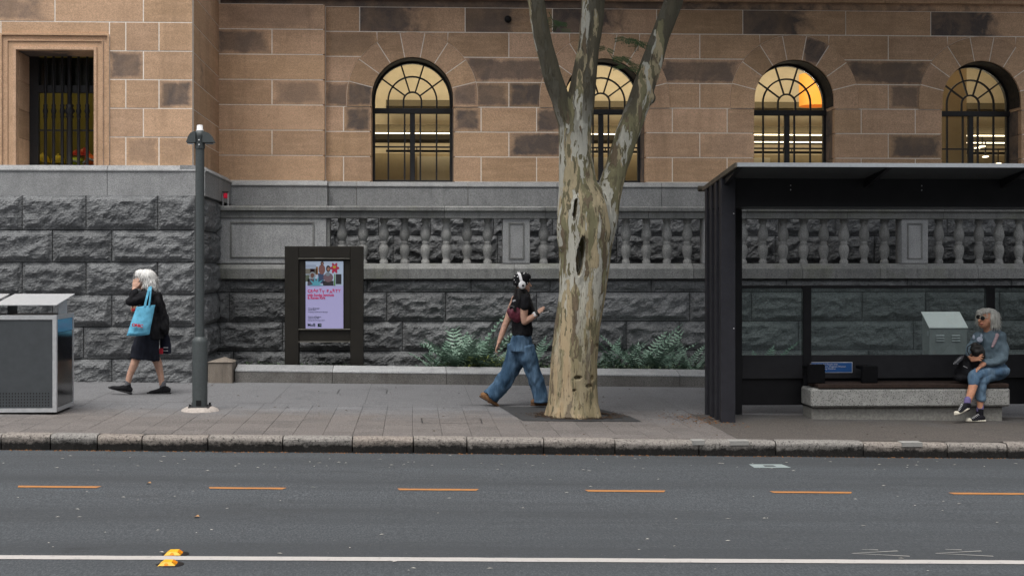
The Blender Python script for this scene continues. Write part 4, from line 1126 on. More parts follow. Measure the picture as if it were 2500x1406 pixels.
# ---------------------------------------------------------------- ferns
def m_fern(name, a, b):
    t = NT(name, 0.5, 0.35); rnd = t.rnd()
    c = t.mix(rnd, a, b); c = t.mix(t.ramp(t.noise(t.pos(), 14, 4), [(0.4, 0.0), (0.7, 0.5)]), c, tuple(x * 0.5 for x in a))
    t.col(c); t.b.inputs['Subsurface Weight'].default_value = 0.0; return t.m
M['fern'] = m_fern('blue_green_fern', (0.10, 0.18, 0.13), (0.24, 0.35, 0.275)); M['fern_y'] = m_fern('yellow_green_fern', (0.11, 0.14, 0.03), (0.22, 0.24, 0.06))
def frond_mesh(L, npair, wid, droop, seed):
    """arching midrib with paired lobed leaflets, leaning along +x"""
    rs = random.Random(seed); mb = MB(); sp = []
    for i in range(npair + 3):
        t = i / (npair + 2)
        sp.append(Vector((L * (0.95 * math.sin(droop * t) / droop if droop > .05 else 0.0), 0, L * (math.sin((1.57) * 1.0) * t - 0.5 * droop * 0.55 * t * t))))
    mb.tube(sp, [0.0045 * (1 - 0.7 * i / len(sp)) for i in range(len(sp))], 4, cap=False)
    for i in range(2, npair + 2):
        t = i / (npair + 2); p = sp[i]; tg = (sp[i + 1] - sp[i - 1]); tg.normalize()
        nrm = tg.cross(Vector((0, 1, 0))); ln = wid * math.sin(math.pi * min(1, (t * 0.92 + 0.10))) ** 0.6 * rs.uniform(0.85, 1.1)
        bw = L / npair * 0.36
        for sg in (-1, 1):
            d = Vector((0, sg, 0)) * 0.9 + tg * 0.45 + nrm * rs.uniform(-0.15, 0.05); d.normalize()
            q = p + d * ln; s_ = tg * bw; lift = nrm * (-0.012 * sg * rs.uniform(-1, 1) - 0.008)
            mid = p + d * ln * 0.45 + lift
            mb.add([p - s_ * 0.5, mid - s_ * 0.95, q + nrm * 0.01, mid + s_ * 0.95, p + s_ * 0.6], [(0, 1, 3, 4), (1, 2, 3)], False)
    e = sp[-1]; mb.add([sp[-2] + Vector((0, -0.012, 0)), e + (e - sp[-2]) * 1.2, sp[-2] + Vector((0, 0.012, 0))], [(0, 1, 2)])
    me = mb.mesh('frond', fix=False)
    return me
FR = [frond_mesh(0.60, 13, 0.115, d, s) for s, d in ((1, 0.35), (2, 0.7), (3, 1.1), (4, 1.5))]
fern_n = 0
def fern(px, py_top, Y, spread, nfr, mat, lab, big=1.0, grp='ferns in the bed below the balustrade'):
    global fern_n
    fern_n += 1; rs = random.Random(fern_n)
    p = at(px, 650, Y); zb = gz(p.x) + 0.13; h = at(px, py_top, Y).z - zb
    o = thing('fern', lab, 'fern', (p.x, Y, zb), grp)
    MB().ell((p.x, Y, zb + 0.01), (0.05, 0.05, 0.03), 8, 5).build('crown', M['soil'], o)
    for k in range(nfr):
        az = 2 * math.pi * (k / nfr) + rs.uniform(-.4, .4)
        md = FR[0 if k < nfr * 0.3 else rs.choice([1, 1, 2, 3])]
        s = h / 0.56 * (1.0 if k < 3 else rs.uniform(0.6, 0.95)) * big
        fo = put('frond', md, None, o, (rs.uniform(-.04, .04) * spread * 3, rs.uniform(-.04, .04), 0), rot=(rs.uniform(-.2, .2), rs.uniform(-0.05, 0.25) * spread, az), scale=(s, s, s))
    return o
for me in FR: me.materials.append(M['fern'])
spec = [(1120, 792, 20.1, 1.3, 16, 'tallest fern clump of the bed, left of the woman with headphones'), (1152, 806, 20.2, 1.2, 13, 'leafy fern just right of the tallest clump'), (1085, 826, 20.0, 1.2, 12, 'smaller fern at the left end of the fern bed'),
        (1188, 832, 19.95, 1.1, 11, 'pale fern behind the trailing hand of the woman in jeans'), (1220, 850, 19.95, 1.2, 10, 'low fern between the pale fern and the jeans'), (1052, 872, 19.8, 1.0, 8, 'tiny fern seedling, leftmost of the fern bed'),
        (1305, 838, 20.2, 1.0, 9, 'fern showing between the woman in jeans and the tree trunk'), (1478, 835, 20.1, 1.1, 11, 'fern rising directly at the right side of the tree trunk'), (1548, 802, 20.1, 0.8, 12, 'tall upright blue-green fern right of the tree'),
        (1590, 815, 20.2, 1.2, 14, 'bushy fern between the tall upright fern and the shelter'), (1632, 850, 19.9, 1.2, 10, 'spreading low fern right of the bushy one'), (1672, 838, 20.2, 0.9, 8, 'thin fern near the shelter fins'),
        (1700, 872, 19.8, 1.0, 8, 'small silvery fern beside the shelter fins'), (1845, 828, 20.0, 1.2, 12, 'fern seen through the first shelter pane')]
for s_ in spec: fern(*s_[:5], M['fern'], s_[5], big=1.10 if s_[0] > 1400 else 1.2)
# low undergrowth: one mass
ug = MB(); rs = random.Random(5)
for k in range(2600):
    px = rs.choice([rs.uniform(1040, 1360), rs.uniform(1440, 1960), rs.uniform(1060, 1300), rs.uniform(1460, 1720), rs.uniform(600, 900), rs.uniform(1900, 2500)])
    if 890 < px < 1040: continue
    sparse = px < 900
    Y = rs.uniform(WY + 0.5, YR - 0.1); x = ax(px, Y); z = gz(x) + 0.13
    hgt = rs.uniform(0.03, 0.10 if sparse else 0.17); az = rs.uniform(0, 6.28); ln = rs.uniform(0.05, 0.14); bw = rs.uniform(0.008, 0.02)
    d = Vector((math.cos(az), math.sin(az), 0)); sd = Vector((-d.y, d.x, 0)) * bw; b = Vector((x, Y, z + hgt * rs.uniform(0.1, 0.9)))
    ug.add([b - sd * .3, b + d * ln * .5 + Vector((0, 0, hgt * .35)) - sd, b + d * ln + Vector((0, 0, hgt * rs.uniform(-.1, .5))), b + d * ln * .5 + Vector((0, 0, hgt * .35)) + sd], [(0, 1, 2, 3)])
uo = ug.build('undergrowth', m_fern('undergrowth_leaf', (0.03, 0.06, 0.03), (0.07, 0.10, 0.05)), None, fix=False)
tag(uo, 'low dark green undergrowth filling the bed behind the granite kerb', 'plants', kind='stuff')
yg = MB()
for k in range(500):
    Y = rs.uniform(WY + 0.5, 20.2); x = ax(rs.uniform(1140, 1260), Y); z = gz(x) + 0.15 + rs.uniform(0, 0.22); az = rs.uniform(0, 6.28)
    d = Vector((math.cos(az), math.sin(az), rs.uniform(-.3, .6))) * rs.uniform(0.05, 0.10); sd = Vector((-math.sin(az), math.cos(az), 0)) * 0.012; b = Vector((x, Y, z))
    yg.add([b, b + d * .5 - sd, b + d, b + d * .5 + sd], [(0, 1, 2, 3)])
tag(yg.build('ground_cover', M['fern_y'], None, fix=False), 'yellow-green leaves low between the ferns', 'plants', kind='stuff')

# ================================================================== tree
TY = 15.3
def tp(px, py, dy=0.0): return at(px, py, TY + dy)
PXM = TY / FPX
tree = thing('tree', 'mottled pale-barked street tree with three limbs and hollows in its trunk', 'tree', (tp(1400, 1013).x, TY, gz(tp(1400, 1013).x)))
tb = MB()
main = [(1401, 1030, 68), (1400, 1008, 66), (1399, 985, 62), (1400, 940, 59), (1402, 880, 57), (1410, 800, 55.5), (1421, 720, 57), (1427, 640, 62), (1430, 570, 68), (1424, 510, 66), (1411, 450, 47), (1405, 380, 40), (1404, 320, 40), (1413, 270, 37), (1424, 200, 31), (1436, 120, 27), (1446, 40, 29.5), (1450, -40, 29), (1452, -160, 26), (1460, -330, 22), (1452, -520, 15), (1440, -700, 9)]
pts = [tp(x, y) for x, y, r in main]; rad = [r * PXM for x, y, r in main]
tb.tube(pts, rad, 20)
left = [(1408, 360, 24, 0), (1388, 300, 25, -.03), (1370, 245, 24, -.08), (1352, 200, 23, -.12), (1328, 110, 21.5, -.16), (1316, 50, 21, -.2), (1305, -20, 21, -.22), (1285, -150, 18, -.3), (1230, -320, 14, -.5), (1160, -480, 9, -.8)]
tb.tube([tp(x, y, d) for x, y, r, d in left], [r * PXM for x, y, r, d in left], 14)
right = [(1448, 600, 46, .02), (1466, 540, 42, .04), (1483, 480, 33, .07), (1505, 410, 28, .1), (1530, 330, 29, .14), (1556, 262, 29, .18), (1583, 180, 27, .2), (1608, 100, 25, .24), (1642, 10, 23, .3), (1668, -60, 22, .35), (1720, -200, 18, .5), (1800, -380, 13, .8), (1850, -520, 8, 1.0)]
tb.tube([tp(x, y, d) for x, y, r, d in right], [r * PXM for x, y, r, d in right], 14)
kn = tp(1584, 240, .18); tb.ell(kn, (0.085, 0.09, 0.085))
for a in range(7):                          # root flare
    th = a * 0.9 + 0.3; q = tp(1401, 1020); d = Vector((math.cos(th), math.sin(th), 0))
    tb.cap(q + d * 0.20 + Vector((0, 0, 0.25)), 0.08, q + d * 0.285 + Vector((0, 0, -0.04)), 0.085)
tb.ell(tp(1452, 560, -0.10), (0.14, 0.14, 0.30)); tb.ell(tp(1385, 560, -0.08), (0.13, 0.13, 0.34))
hol = [(1411, 626, 9.5, 48, 0.26), (1398, 514, 5.2, 27, 0.16), (1452, 842, 6, 6, 0.05), (1404, 917, 9, 4, 0.06), (1432, 938, 9, 4, 0.05), (1440, 920, 4, 7, 0.04), (1395, 948, 4, 4, .04)]
HOL = [(tp(x, y), rx * PXM, rz * PXM, d) for x, y, rx, rz, d in hol]
def carve(co, n):
    for c, rx, rz, dep in HOL:
        if co.y < TY + 0.02:
            tilt = 0.10
            dz = co.z - c.z; dx = co.x - c.x - dz * tilt
            q = (dx / rx) ** 2 + (dz / rz) ** 2
            if q < 2.2:
                if q < 1: co = co + Vector((0, dep * (1 - q) ** 0.35, 0))
                else: co = co + Vector((0, -0.018 * (1 - (q - 1) / 1.2) if dep > .1 else 0, 0))
    co = co + n * (0.010 * mn.noise(Vector((co.x * 9, co.y * 9, co.z * 1.6))) + 0.004 * mn.noise(Vector((co.x * 30, co.y * 30, co.z * 6))))
    return co
def m_bark():
    t = NT('mottled_bark', 0.85, 0.2); p = t.objc()
    wv = t.n('TexNoise'); t.l(t.map(p, (1, 1, .6)), wv.inputs['Vector']); wv.inputs['Scale'].default_value = 7; wv.inputs['Detail'].default_value = 5
    dv = t.n('VectorMath'); dv.operation = 'MULTIPLY_ADD'; t.l(wv.outputs['Color'], dv.inputs[0]); dv.inputs[1].default_value = (0.10, 0.10, 0.16); t.l(p, dv.inputs[2])
    P = dv.outputs[0]
    big = t.noise(t.map(P, (5.2, 5.2, 0.95)), 1.0, 4, 0.55)
    mid = t.noise(t.map(P, (9.0, 9.0, 1.6), (3, 7, 1)), 1.0, 5, 0.6)
    sm = t.noise(t.map(p, (26, 26, 4.0)), 1.0, 5, 0.7)
    fib = t.noise(t.map(p, (70, 70, 5)), 1.0, 4, 0.7)
    z = t.sep(p)[2]; x = t.sep(p)[0]
    # tones of fresh and old bark
    zn = t.math('DIVIDE', z, 6.0)
    c = t.mix(t.ramp(mid, [(0.42, 0.0), (0.56, 1.0)]), (0.47, 0.385, 0.245), (0.36, 0.315, 0.20))
    c = t.mix(t.math('MULTIPLY', t.ramp(zn, [(0.10, 1.0), (0.26, 0.0)]), t.ramp(mid, [(0.35, 1.0), (0.62, 0.4)])), c, (0.43, 0.325, 0.20))
    olive = t.ramp(big, [(0.485, 0.0), (0.495, 1.0)])
    c = t.mix(t.math('MULTIPLY', olive, t.ramp(zn, [(0.06, 0.5), (0.25, 0.95)])), c, t.mix(sm, (0.17, 0.16, 0.085), (0.27, 0.25, 0.15)))
    brown = t.ramp(mid, [(0.565, 0.0), (0.573, 1.0)])
    c = t.mix(brown, c, t.mix(sm, (0.12, 0.092, 0.06), (0.25, 0.195, 0.13)))
    pale = t.math('MULTIPLY', t.ramp(t.noise(t.map(P, (7.0, 7.0, 0.85), (9, 2, 4)), 1.0, 4, 0.55), [(0.525, 0.0), (0.532, 1.0)]), t.ramp(zn, [(0.10, 0.10), (0.26, 1.0)]))
    c = t.mix(pale, c, t.mix(sm, (0.48, 0.465, 0.385), (0.60, 0.59, 0.52)))
    flake = t.ramp(t.noise(t.map(P, (18, 18, 5), (2, 8, 6)), 1.0, 3, 0.5), [(0.60, 0.0), (0.61, 1.0)])
    c = t.mix(flake, c, t.mix(sm, (0.13, 0.115, 0.07), (0.20, 0.18, 0.11)))
    # upper limbs carry darker old bark
    hi = t.math('MULTIPLY', t.ramp(zn, [(0.52, 0.0), (0.62, 1.0)]), t.ramp(t.noise(t.map(P, (4.4, 4.4, .7), (1, 5, 2)), 1.0, 3, 0.5), [(0.43, 0.0), (0.44, 0.93)]))
    c = t.mix(hi, c, t.mix(sm, (0.06, 0.055, 0.04), (0.14, 0.125, 0.09)))
    c = t.mix(t.ramp(fib, [(0.34, 0.5), (0.42, 0.0)]), c, (0.10, 0.075, 0.05))
    c = t.mix(t.math('MULTIPLY', t.ramp(sm, [(0.58, 0.0), (0.63, 0.8)]), t.ramp(zn, [(0.2, 1.0), (0.32, 0.2)])), c, (0.09, 0.066, 0.042))
    t.col(c)
    h = t.math('ADD', t.math('MULTIPLY', pale, -0.5), t.math('ADD', t.math('MULTIPLY', brown, 0.6), t.math('ADD', t.math('MULTIPLY', fib, 0.5), sm)))
    t.bump(h, 0.9, 0.02); return t.m
M['bark'] = m_bark()
trunk = blob('trunk', tb, M['bark'], tree, voxel=0.013, smooth=4, deform=carve)
M['heart'] = plain('dark_rotten_wood', (0.016, 0.010, 0.008), 0.95, 0.4, 60, bump=0.6, bscale=60)
for (c, rx, rz, dep) in HOL[:2]:
    MB().ell(c + Vector((rx * 0.10, 0.035 if dep > .2 else 0.03, 0)), (rx * 0.92, 0.06, rz * 0.93), 14, 10, Matrix.Rotation(R(6), 3, 'Y')).build('hollow', M['heart'], tree)
# leaf litter ring
lit = MB(); rs = random.Random(3)
q0 = tp(1400, 1015)
for k in range(900):
    a = rs.uniform(0, 6.28); r = 0.30 + abs(rs.gauss(0, 0.09)); x = q0.x + math.cos(a) * r * 1.25 + 0.03; y = TY + math.sin(a) * r * 0.95
    s = rs.uniform(0.004, 0.014); b = rs.uniform(0, 3); z = gz(x) + 0.010 + rs.uniform(0, 0.012)
    lit.add([(x + s * 2 * math.cos(b), y + s * 2 * math.sin(b), z), (x - s * math.sin(b), y + s * math.cos(b), z + .004), (x - s * 2 * math.cos(b), y - s * 2 * math.sin(b), z), (x + s * math.sin(b), y - s * math.cos(b), z + .002)], [(0, 1, 2, 3)])
for k in range(90):
    x = rs.uniform(-5.5, 7.0); y = rs.uniform(13.5, 19.0); s = rs.uniform(0.005, 0.013); b = rs.uniform(0, 3); z = gz(x) + 0.006
    lit.add([(x + s * 2 * math.cos(b), y + s * 2 * math.sin(b), z), (x - s * math.sin(b), y + s * math.cos(b), z + .006), (x - s * 2 * math.cos(b), y - s * 2 * math.sin(b), z), (x + s * math.sin(b), y - s * math.cos(b), z + .003)], [(0, 1, 2, 3)])
tag(lit.build('leaf_litter', plain('dry_leaf', (0.075, 0.048, 0.03), 0.9, 0.7, 70), None, fix=False), 'brown leaf litter ringing the foot of the tree and strewn over the footpath', 'leaf litter', kind='stuff')
# crown above the picture and its twigs
M['leaf'] = m_fern('tree_leaf', (0.06, 0.11, 0.045), (0.12, 0.17, 0.07))
cr = MB(); rs = random.Random(8)
tips = [tp(1440, -700), tp(1160, -480, -.8), tp(1850, -520, 1.0)]
clumps = []
for t_ in tips:
    for k in range(9): clumps.append(t_ + Vector((rs.uniform(-1.9, 1.9), rs.uniform(-1.7, 1.3), rs.uniform(-0.2, 2.2))))
for k in range(85): clumps.append(Vector((rs.triangular(-0.5, 12.5, 8.5), rs.uniform(12.6, 20.0), rs.uniform(7.4, 10.6))))  # unseen canopy spread to the right, added to shade facade and shelter
for c in clumps:
    for k in range(200):
        d = Vector((rs.gauss(0, 1), rs.gauss(0, 1), max(-1.3, rs.gauss(0, .7)))) * 0.46; p = c + d; az = rs.uniform(0, 6.28); l = rs.uniform(0.12, 0.24)
        u = Vector((math.cos(az), math.sin(az), rs.uniform(-.6, .3))) * l; s_ = Vector((-math.sin(az), math.cos(az), rs.uniform(-.3, .3))) * l * 0.35
        cr.add([p, p + u * .5 + s_, p + u, p + u * .5 - s_], [(0, 1, 2, 3)])
cr.build('crown', M['leaf'], tree, fix=False)
def twig(path, n, seed, s=1.0):
    rs = random.Random(seed); mb = MB(); pts = [Vector(p) for p in path]
    mb.tube(pts, [0.006 * s] * (len(pts) - 1) + [0.002], 5)
    for k in range(n):
        t = rs.uniform(0.25, 1.0) * (len(pts) - 1); i = min(int(t), len(pts) - 2); b = pts[i].lerp(pts[i + 1], t - i)
        az = rs.uniform(0, 6.28); d = Vector((math.cos(az), 0.6 * math.sin(az), -0.25 + rs.uniform(-.3, .2))); d.normalize(); L = rs.uniform(0.10, 0.19) * s
        mb.tube([b, b + d * L], [0.002, 0.001], 3, cap=False)
        sd = d.cross(Vector((rs.uniform(-.3, .3), 1, 0.4))); sd.normalize()
        for q in range(1, 9):
            pp = b + d * L * q / 8
            for sg in (-1, 1):
                e = pp + sd * sg * 0.032 * s + d * 0.012; w_ = d * 0.006
                mb.add([pp, (pp + e) / 2 + w_, e, (pp + e) / 2 - w_], [(0, 1, 2, 3)])
    return mb
twig([tp(1575, 120, .2), tp(1550, 100, .0), tp(1515, 92, -.1)], 12, 1).build('leafy_twig', M['leaf'], tree, fix=False)
twig([tp(1560, 190, .18), tp(1535, 150, .1), tp(1515, 140, .0)], 9, 2, .8).build('leafy_twig', M['leaf'], tree, fix=False)
twig([tp(1556, 180, .18), tp(1530, 165, .1), tp(1500, 150, .05), tp(1478, 115, 0)], 9, 3, .8).build('leafy_twig', M['leaf'], tree, fix=False)
twig([tp(1340, 30, -.2), tp(1352, 55, -.2), tp(1372, 76, -.25)], 9, 4, .8).build('leafy_twig', M['leaf'], tree, fix=False)
# ================================================================== street furniture
# ---- litter bin enclosure
BY = 14.94
bx1 = ax(138, BY); bx0 = bx1 - 1.50; bd = 0.76; g_ = gz(bx1) 
zb0, zb1 = g_ + 0.03, 1.18
lb = thing('litter_bin', 'charcoal steel twin litter bin enclosure with sloping metal lids by the kerb', 'bin', ((bx0 + bx1) / 2, BY + bd / 2, g_))
ft = 0.04
fr = MB()
for z0_, z1_ in ((zb0, zb0 + 0.045), (zb1 - 0.05, zb1)):
    fr.box(bx0, bx1, BY, BY + 0.04, z0_, z1_).box(bx0, bx1, BY + bd - 0.04, BY + bd, z0_, z1_).box(bx0, bx0 + 0.04, BY + 0.04, BY + bd - 0.04, z0_, z1_).box(bx1 - 0.04, bx1, BY + 0.04, BY + bd - 0.04, z0_, z1_)
for x in (bx0, bx1 - 0.045):
    for y in (BY, BY + bd - 0.045): fr.box(x, x + 0.045, y, y + 0.045, zb0 + 0.045, zb1 - 0.05)
fr.build('frame', M['alu'], lb)
fp = MB().bev(bx0 + 0.046, bx1 - 0.046, BY + 0.008, BY + 0.03, zb0 + 0.046, zb1 - 0.051, 0.003).build('front_panel', M['bin_panel'], lb)
dots = MB()
for r_ in range(5):
    for k in range(48):
        x = bx1 - 0.09 - 0.0335 * k - (0.0 if r_ % 2 else 0.0); z = zb0 + 0.075 + 0.034 * r_
        if x < bx0 + 0.07: continue
        q = [(x + 0.0085 * math.cos(a * math.pi / 3), BY + 0.0065, z + 0.0085 * math.sin(a * math.pi / 3)) for a in range(6)]
        dots.add(q, [tuple(range(6))])
dots.build('perforation', M['black'], fp, kind='stuff', fix=False)
gp = NT('gloss_dark_panel', 0.12, 0.6); gp.col((0.03, 0.031, 0.033)); gp.b.inputs['Metallic'].default_value = 0.5
MB().bev(bx1 - 0.03, bx1 - 0.006, BY + 0.046, BY + bd - 0.046, zb0 + 0.046, zb1 - 0.20, 0.002).build('side_panel', gp.m, lb)
bp_ = NT('blue_reflection_panel', 0.2, 0.6); bp_.col((0.05, 0.22, 0.42))  # blue band paints a reflection onto the upper side panel
MB().bev(bx1 - 0.03, bx1 - 0.0055, BY + 0.046, BY + bd - 0.046, zb1 - 0.199, zb1 - 0.051, 0.002).build('side_panel', bp_.m, lb)  # upper strip of the panel, split off to carry the painted blue reflection
MB().box(bx0 + 0.006, bx0 + 0.03, BY + 0.046, BY + bd - 0.046, zb0 + 0.046, zb1 - 0.051).build('side_panel', M['bin_panel'], lb)
MB().box(bx0 + 0.05, bx1 - 0.05, BY + bd - 0.03, BY + bd - 0.01, zb0 + 0.046, zb1 - 0.051).build('back_panel', M['bin_panel'], lb)
for k in range(2):
    x1 = bx1 + 0.005 - k * 0.76; x0 = x1 - 0.70
    zf, zb_ = 1.297, 1.405
    MB().add([(x0, BY - 0.01, zf), (x1, BY - 0.01, zf), (x1, BY + bd + 0.02, zb_), (x0, BY + bd + 0.02, zb_), (x0, BY - 0.01, zf - 0.008), (x1, BY - 0.01, zf - 0.008), (x1, BY + bd + 0.02, zb_ - 0.008), (x0, BY + bd + 0.02, zb_ - 0.008)],
             [(0, 1, 2, 3), (7, 6, 5, 4), (0, 4, 5, 1), (1, 5, 6, 2), (2, 6, 7, 3), (3, 7, 4, 0)]).build('lid', M['alu'], lb)
    for xx in (x0 + 0.10, x1 - 0.03):
        MB().add([(xx, BY + 0.16, zb1), (xx + 0.008, BY + 0.16, zb1), (xx + 0.008, BY + 0.52, zb1), (xx, BY + 0.52, zb1), (xx, BY + 0.16, 1.313), (xx + 0.008, BY + 0.16, 1.313), (xx + 0.008, BY + 0.52, 1.362), (xx, BY + 0.52, 1.362)],
                 [(3, 2, 1, 0), (4, 5, 6, 7), (0, 1, 5, 4), (1, 2, 6, 5), (2, 3, 7, 6), (3, 0, 4, 7)]).build('lid_bracket', M['steel_dark'] if xx < x1 - 0.1 else M['alu'], lb)
    MB().box(x0 + 0.02, x1 - 0.02, BY + 0.041, BY + bd - 0.041, zb1 - 0.03, zb1 - 0.005).build('chute_plate', M['steel_dark'], lb)
for x in (bx0 + 0.06, bx1 - 0.06):
    for y in (BY + 0.08, BY + bd - 0.03): MB().tube([(x, y, g_ - 0.02), (x, y, zb0 + 0.01)], 0.014, 8).build('foot', M['iron'], lb)

# ---- lamp post
LY = 15.5
lp = at(488, 1000, LY); lx = lp.x; lg = gz(lx)
lamp = thing('lamp_post', 'slim grey-green lamp post with twin hooded heads and white cap', 'lamp post', (lx, LY, lg))
zt_ = lambda py: at(488, py, LY).z
MB().lathe([(0.053, zt_(828)), (0.052, zt_(362))], (lx, LY, 0), 20).build('pole', M['pole'], lamp)
MB().lathe([(0.089, lg + 0.02), (0.089, zt_(835)), (0.085, zt_(829)), (0.056, zt_(822))], (lx, LY, 0), 22).build('sleeve', M['pole'], lamp)
MB().bev(lx - 0.12, lx + 0.12, LY - 0.12, LY + 0.12, lg + 0.045, lg + 0.06, 0.004).build('base_plate', M['iron'], lamp)
for sx in (-0.1, 0.1):
    for sy in (-0.1, 0.1): MB().tube([(lx + sx, LY + sy, lg + 0.05), (lx + sx, LY + sy, lg + 0.085)], 0.013, 6).build('bolt', M['iron'], lamp)
ftg = MB(); n = 18; v = []
for r_, z in ((0.23, -0.02), (0.205, 0.02), (0.15, 0.046), (0.05, 0.047)):
    for k in range(n):
        a = 2 * math.pi * k / n; rr = r_ * (1 + 0.10 * mn.noise(Vector((math.cos(a) * 2, math.sin(a) * 2, r_))))
        v.append((lx + rr * math.cos(a), LY + rr * math.sin(a), lg + z))
ftg.add(v, [(i * n + k, i * n + (k + 1) % n, (i + 1) * n + (k + 1) % n, (i + 1) * n + k) for i in range(3) for k in range(n)] + [tuple(range(3 * n, 4 * n))], True)
ftg.build('footing', plain('pale_concrete', (0.38, 0.34, 0.31), 0.9, 0.2, 40, bump=0.4, bscale=60), lamp)
MB().box(lx - 0.03, lx + 0.03, LY - 0.0925, LY - 0.08, lg + 0.065, lg + 0.13).build('access_door', M['black'], lamp)
hz0, hz1 = zt_(363), zt_(322)
MB().lathe([(0.06, hz0), (0.06, hz0 + 0.12), (0.066, hz0 + 0.14), (0.066, hz1), (0.04, hz1 + 0.01)], (lx, LY, 0), 18).build('head', M['pole'], lamp)
for zz_ in (344, 355): MB().ell((lx, LY - 0.062, zt_(zz_)), (0.011, 0.008, 0.011), 8, 6).build('bolt', M['alu'], lamp)
for sg in (-1, 1):
    w_ = 0.115 if sg > 0 else 0.09
    pr = [(0.04, zt_(349)), (0.06 + w_, zt_(349)), (0.06 + w_ * 0.93, zt_(345)), (0.06 + w_ * 0.72, zt_(334)), (0.06 + w_ * 0.42, zt_(326)), (0.06, zt_(322.5)), (0.04, zt_(322.5))]
    pr = [(lx + sg * x, z) for x, z in pr]
    if sg < 0: pr = pr[::-1]
    hd = MB().prism(pr, LY - 0.075, LY + 0.075).build('lamp_hood', M['pole'], lamp)
    MB().box(*sorted((lx + sg * 0.07, lx + sg * (0.05 + w_))), LY - 0.06, LY + 0.06, zt_(352), zt_(349.2)).build('lens', m_glass('lamp_lens', (0.5, 0.5, 0.5), 0.2, dirt=0.3), hd)
MB().lathe([(0.04, hz1), (0.045, hz1 + 0.012), (0.045, hz1 + 0.018), (0.037, hz1 + 0.02), (0.035, hz1 + 0.07), (0.028, hz1 + 0.078)], (lx, LY, 0), 16).build('cap', M['white'], lamp)

# ---- information totem with poster screen
IY = 19.78
M['bronze'] = plain('dark_bronze', (0.013, 0.011, 0.008), 0.55, 0.2, 6, spec=0.35)
ix = lambda px: ax(px, IY); iz = lambda py: at(790, py, IY).z
it = thing('information_board', 'dark bronze information board with lilac event poster in the planting bed', 'sign', (ix(790), IY, 0.1))
MB().bev(ix(695), ix(729), IY, IY + 0.22, 0.05, iz(601), 0.006).build('post', M['bronze'], it)
MB().bev(ix(855), ix(887), IY, IY + 0.22, 0.05, iz(601), 0.006).build('post', M['bronze'], it)
MB().bev(ix(729) + .001, ix(855) - .001, IY + 0.001, IY + 0.219, iz(629), iz(601) - .001, 0.004).build('header', M['bronze'], it)
MB().bev(ix(729) + .001, ix(855) - .001, IY + 0.03, IY + 0.19, iz(833), iz(629.5), 0.004).build('back_panel', M['bronze'], it)
for py in (631.5, 804, 834.5):
    MB().bev(ix(728), ix(855), IY - 0.006, IY + 0.05, iz(py) - 0.007, iz(py) + 0.006, 0.003).build('ledge', plain('worn_bronze_edge', (0.10, 0.095, 0.08), 0.4, 0.2, 20), it)
sx0, sx1, sz0, sz1 = ix(746), ix(838), iz(802), iz(638)
def m_screen(name, c, e=0.16):
    t = NT(name, 0.25, 0.5); t.col(c); t.b.inputs['Emission Color'].default_value = (*c, 1); t.b.inputs['Emission Strength'].default_value = e; return t.m
sc = MB().bev(sx0 - 0.01, sx1 + 0.01, IY + 0.016, IY + 0.029, sz0 - 0.01, sz1 + 0.01, 0.003).build('screen', M['black'], it)
YS = IY + 0.0150
MB().add([(sx0, YS, sz0), (sx1, YS, sz0), (sx1, YS, sz1), (sx0, YS, sz1)], [(0, 1, 2, 3)]).build('poster', m_screen('poster_lilac', (0.34, 0.325, 0.54), 0.10), sc, fix=False)
SW, SH = sx1 - sx0, sz1 - sz0
def sp(u, v): return (sx0 + u * SW, sz1 - v * SH)      # u, v over the poster, v downward
def flat(pts, mat, k, name='poster_print'):
    MB().add([(x, YS - 0.0006 * k, z) for x, z in pts], [tuple(range(len(pts)))]).build(name, mat, sc, fix=False)
iv = 0.363
flat([sp(0, iv), sp(1, iv), sp(1, 0), sp(0, 0)], m_screen('print_pale_blue', (0.30, 0.36, 0.46)), 1)
def P(c, e=0.04): return m_screen('print', tuple(0.5 * x + 0.02 for x in c), e)
for q, c in (((0.0, .05, .28, .10), (0.5, .6, .8)), ((.0, .11, .30, .19), (.25, .24, .2)), ((.12, .11, .24, .2), (.35, .16, .24)), ((.27, .08, .33, .2), (.42, .2, .08)), ((.33, .18, .48, .33), (.06, .10, .22)), ((.80, .19, .95, .34), (.03, .03, .04)), ((.05, .26, .3, .363), (.12, .10, .14)), ((.46, .29, .74, .363), (.03, .025, .035)), ((.0, .2, .1, .3), (.16, .2, .14))):
    flat([sp(q[0], q[3]), sp(q[2], q[3]), sp(q[2], q[1]), sp(q[0], q[1])], P(c), 2)
def blobp(u, v, ru, rv, c, k, n=14, pet=0):
    flat([sp(u + ru * (1 + 0.28 * math.cos(pet * 2 * math.pi * i / n) if pet else 1) * math.cos(2 * math.pi * i / n), v - rv * (1 + 0.28 * math.cos(pet * 2 * math.pi * i / n) if pet else 1) * math.sin(2 * math.pi * i / n)) for i in range(n)], P(c), k)
blobp(.43, .12, .09, .075, (.30, .13, .12), 3); blobp(.44, .03, .045, .03, (.10, .05, .04), 4); blobp(.445, .035, .025, .018, (.42, .2, .15), 5)
blobp(.60, .24, .13, .07, (.26, .16, .2), 3); blobp(.60, .11, .06, .05, (.05, .03, .03), 4); blobp(.605, .115, .035, .028, (.45, .22, .16), 5); blobp(.59, .19, .06, .03, (.3, .35, .42), 5)
blobp(.18, .21, .085, .055, (.4, .45, .5), 3); blobp(.18, .21, .05, .035, (.22, .09, .07), 4)
blobp(.77, .10, .10, .07, (.62, .02, .10), 6, 30, 6); blobp(.765, .085, .045, .022, (.72, .48, .04), 7)
flat([sp(.745, iv), sp(.79, iv), sp(.785, .19), sp(.76, .19)], P((.16, .40, .14)), 6)
st = []
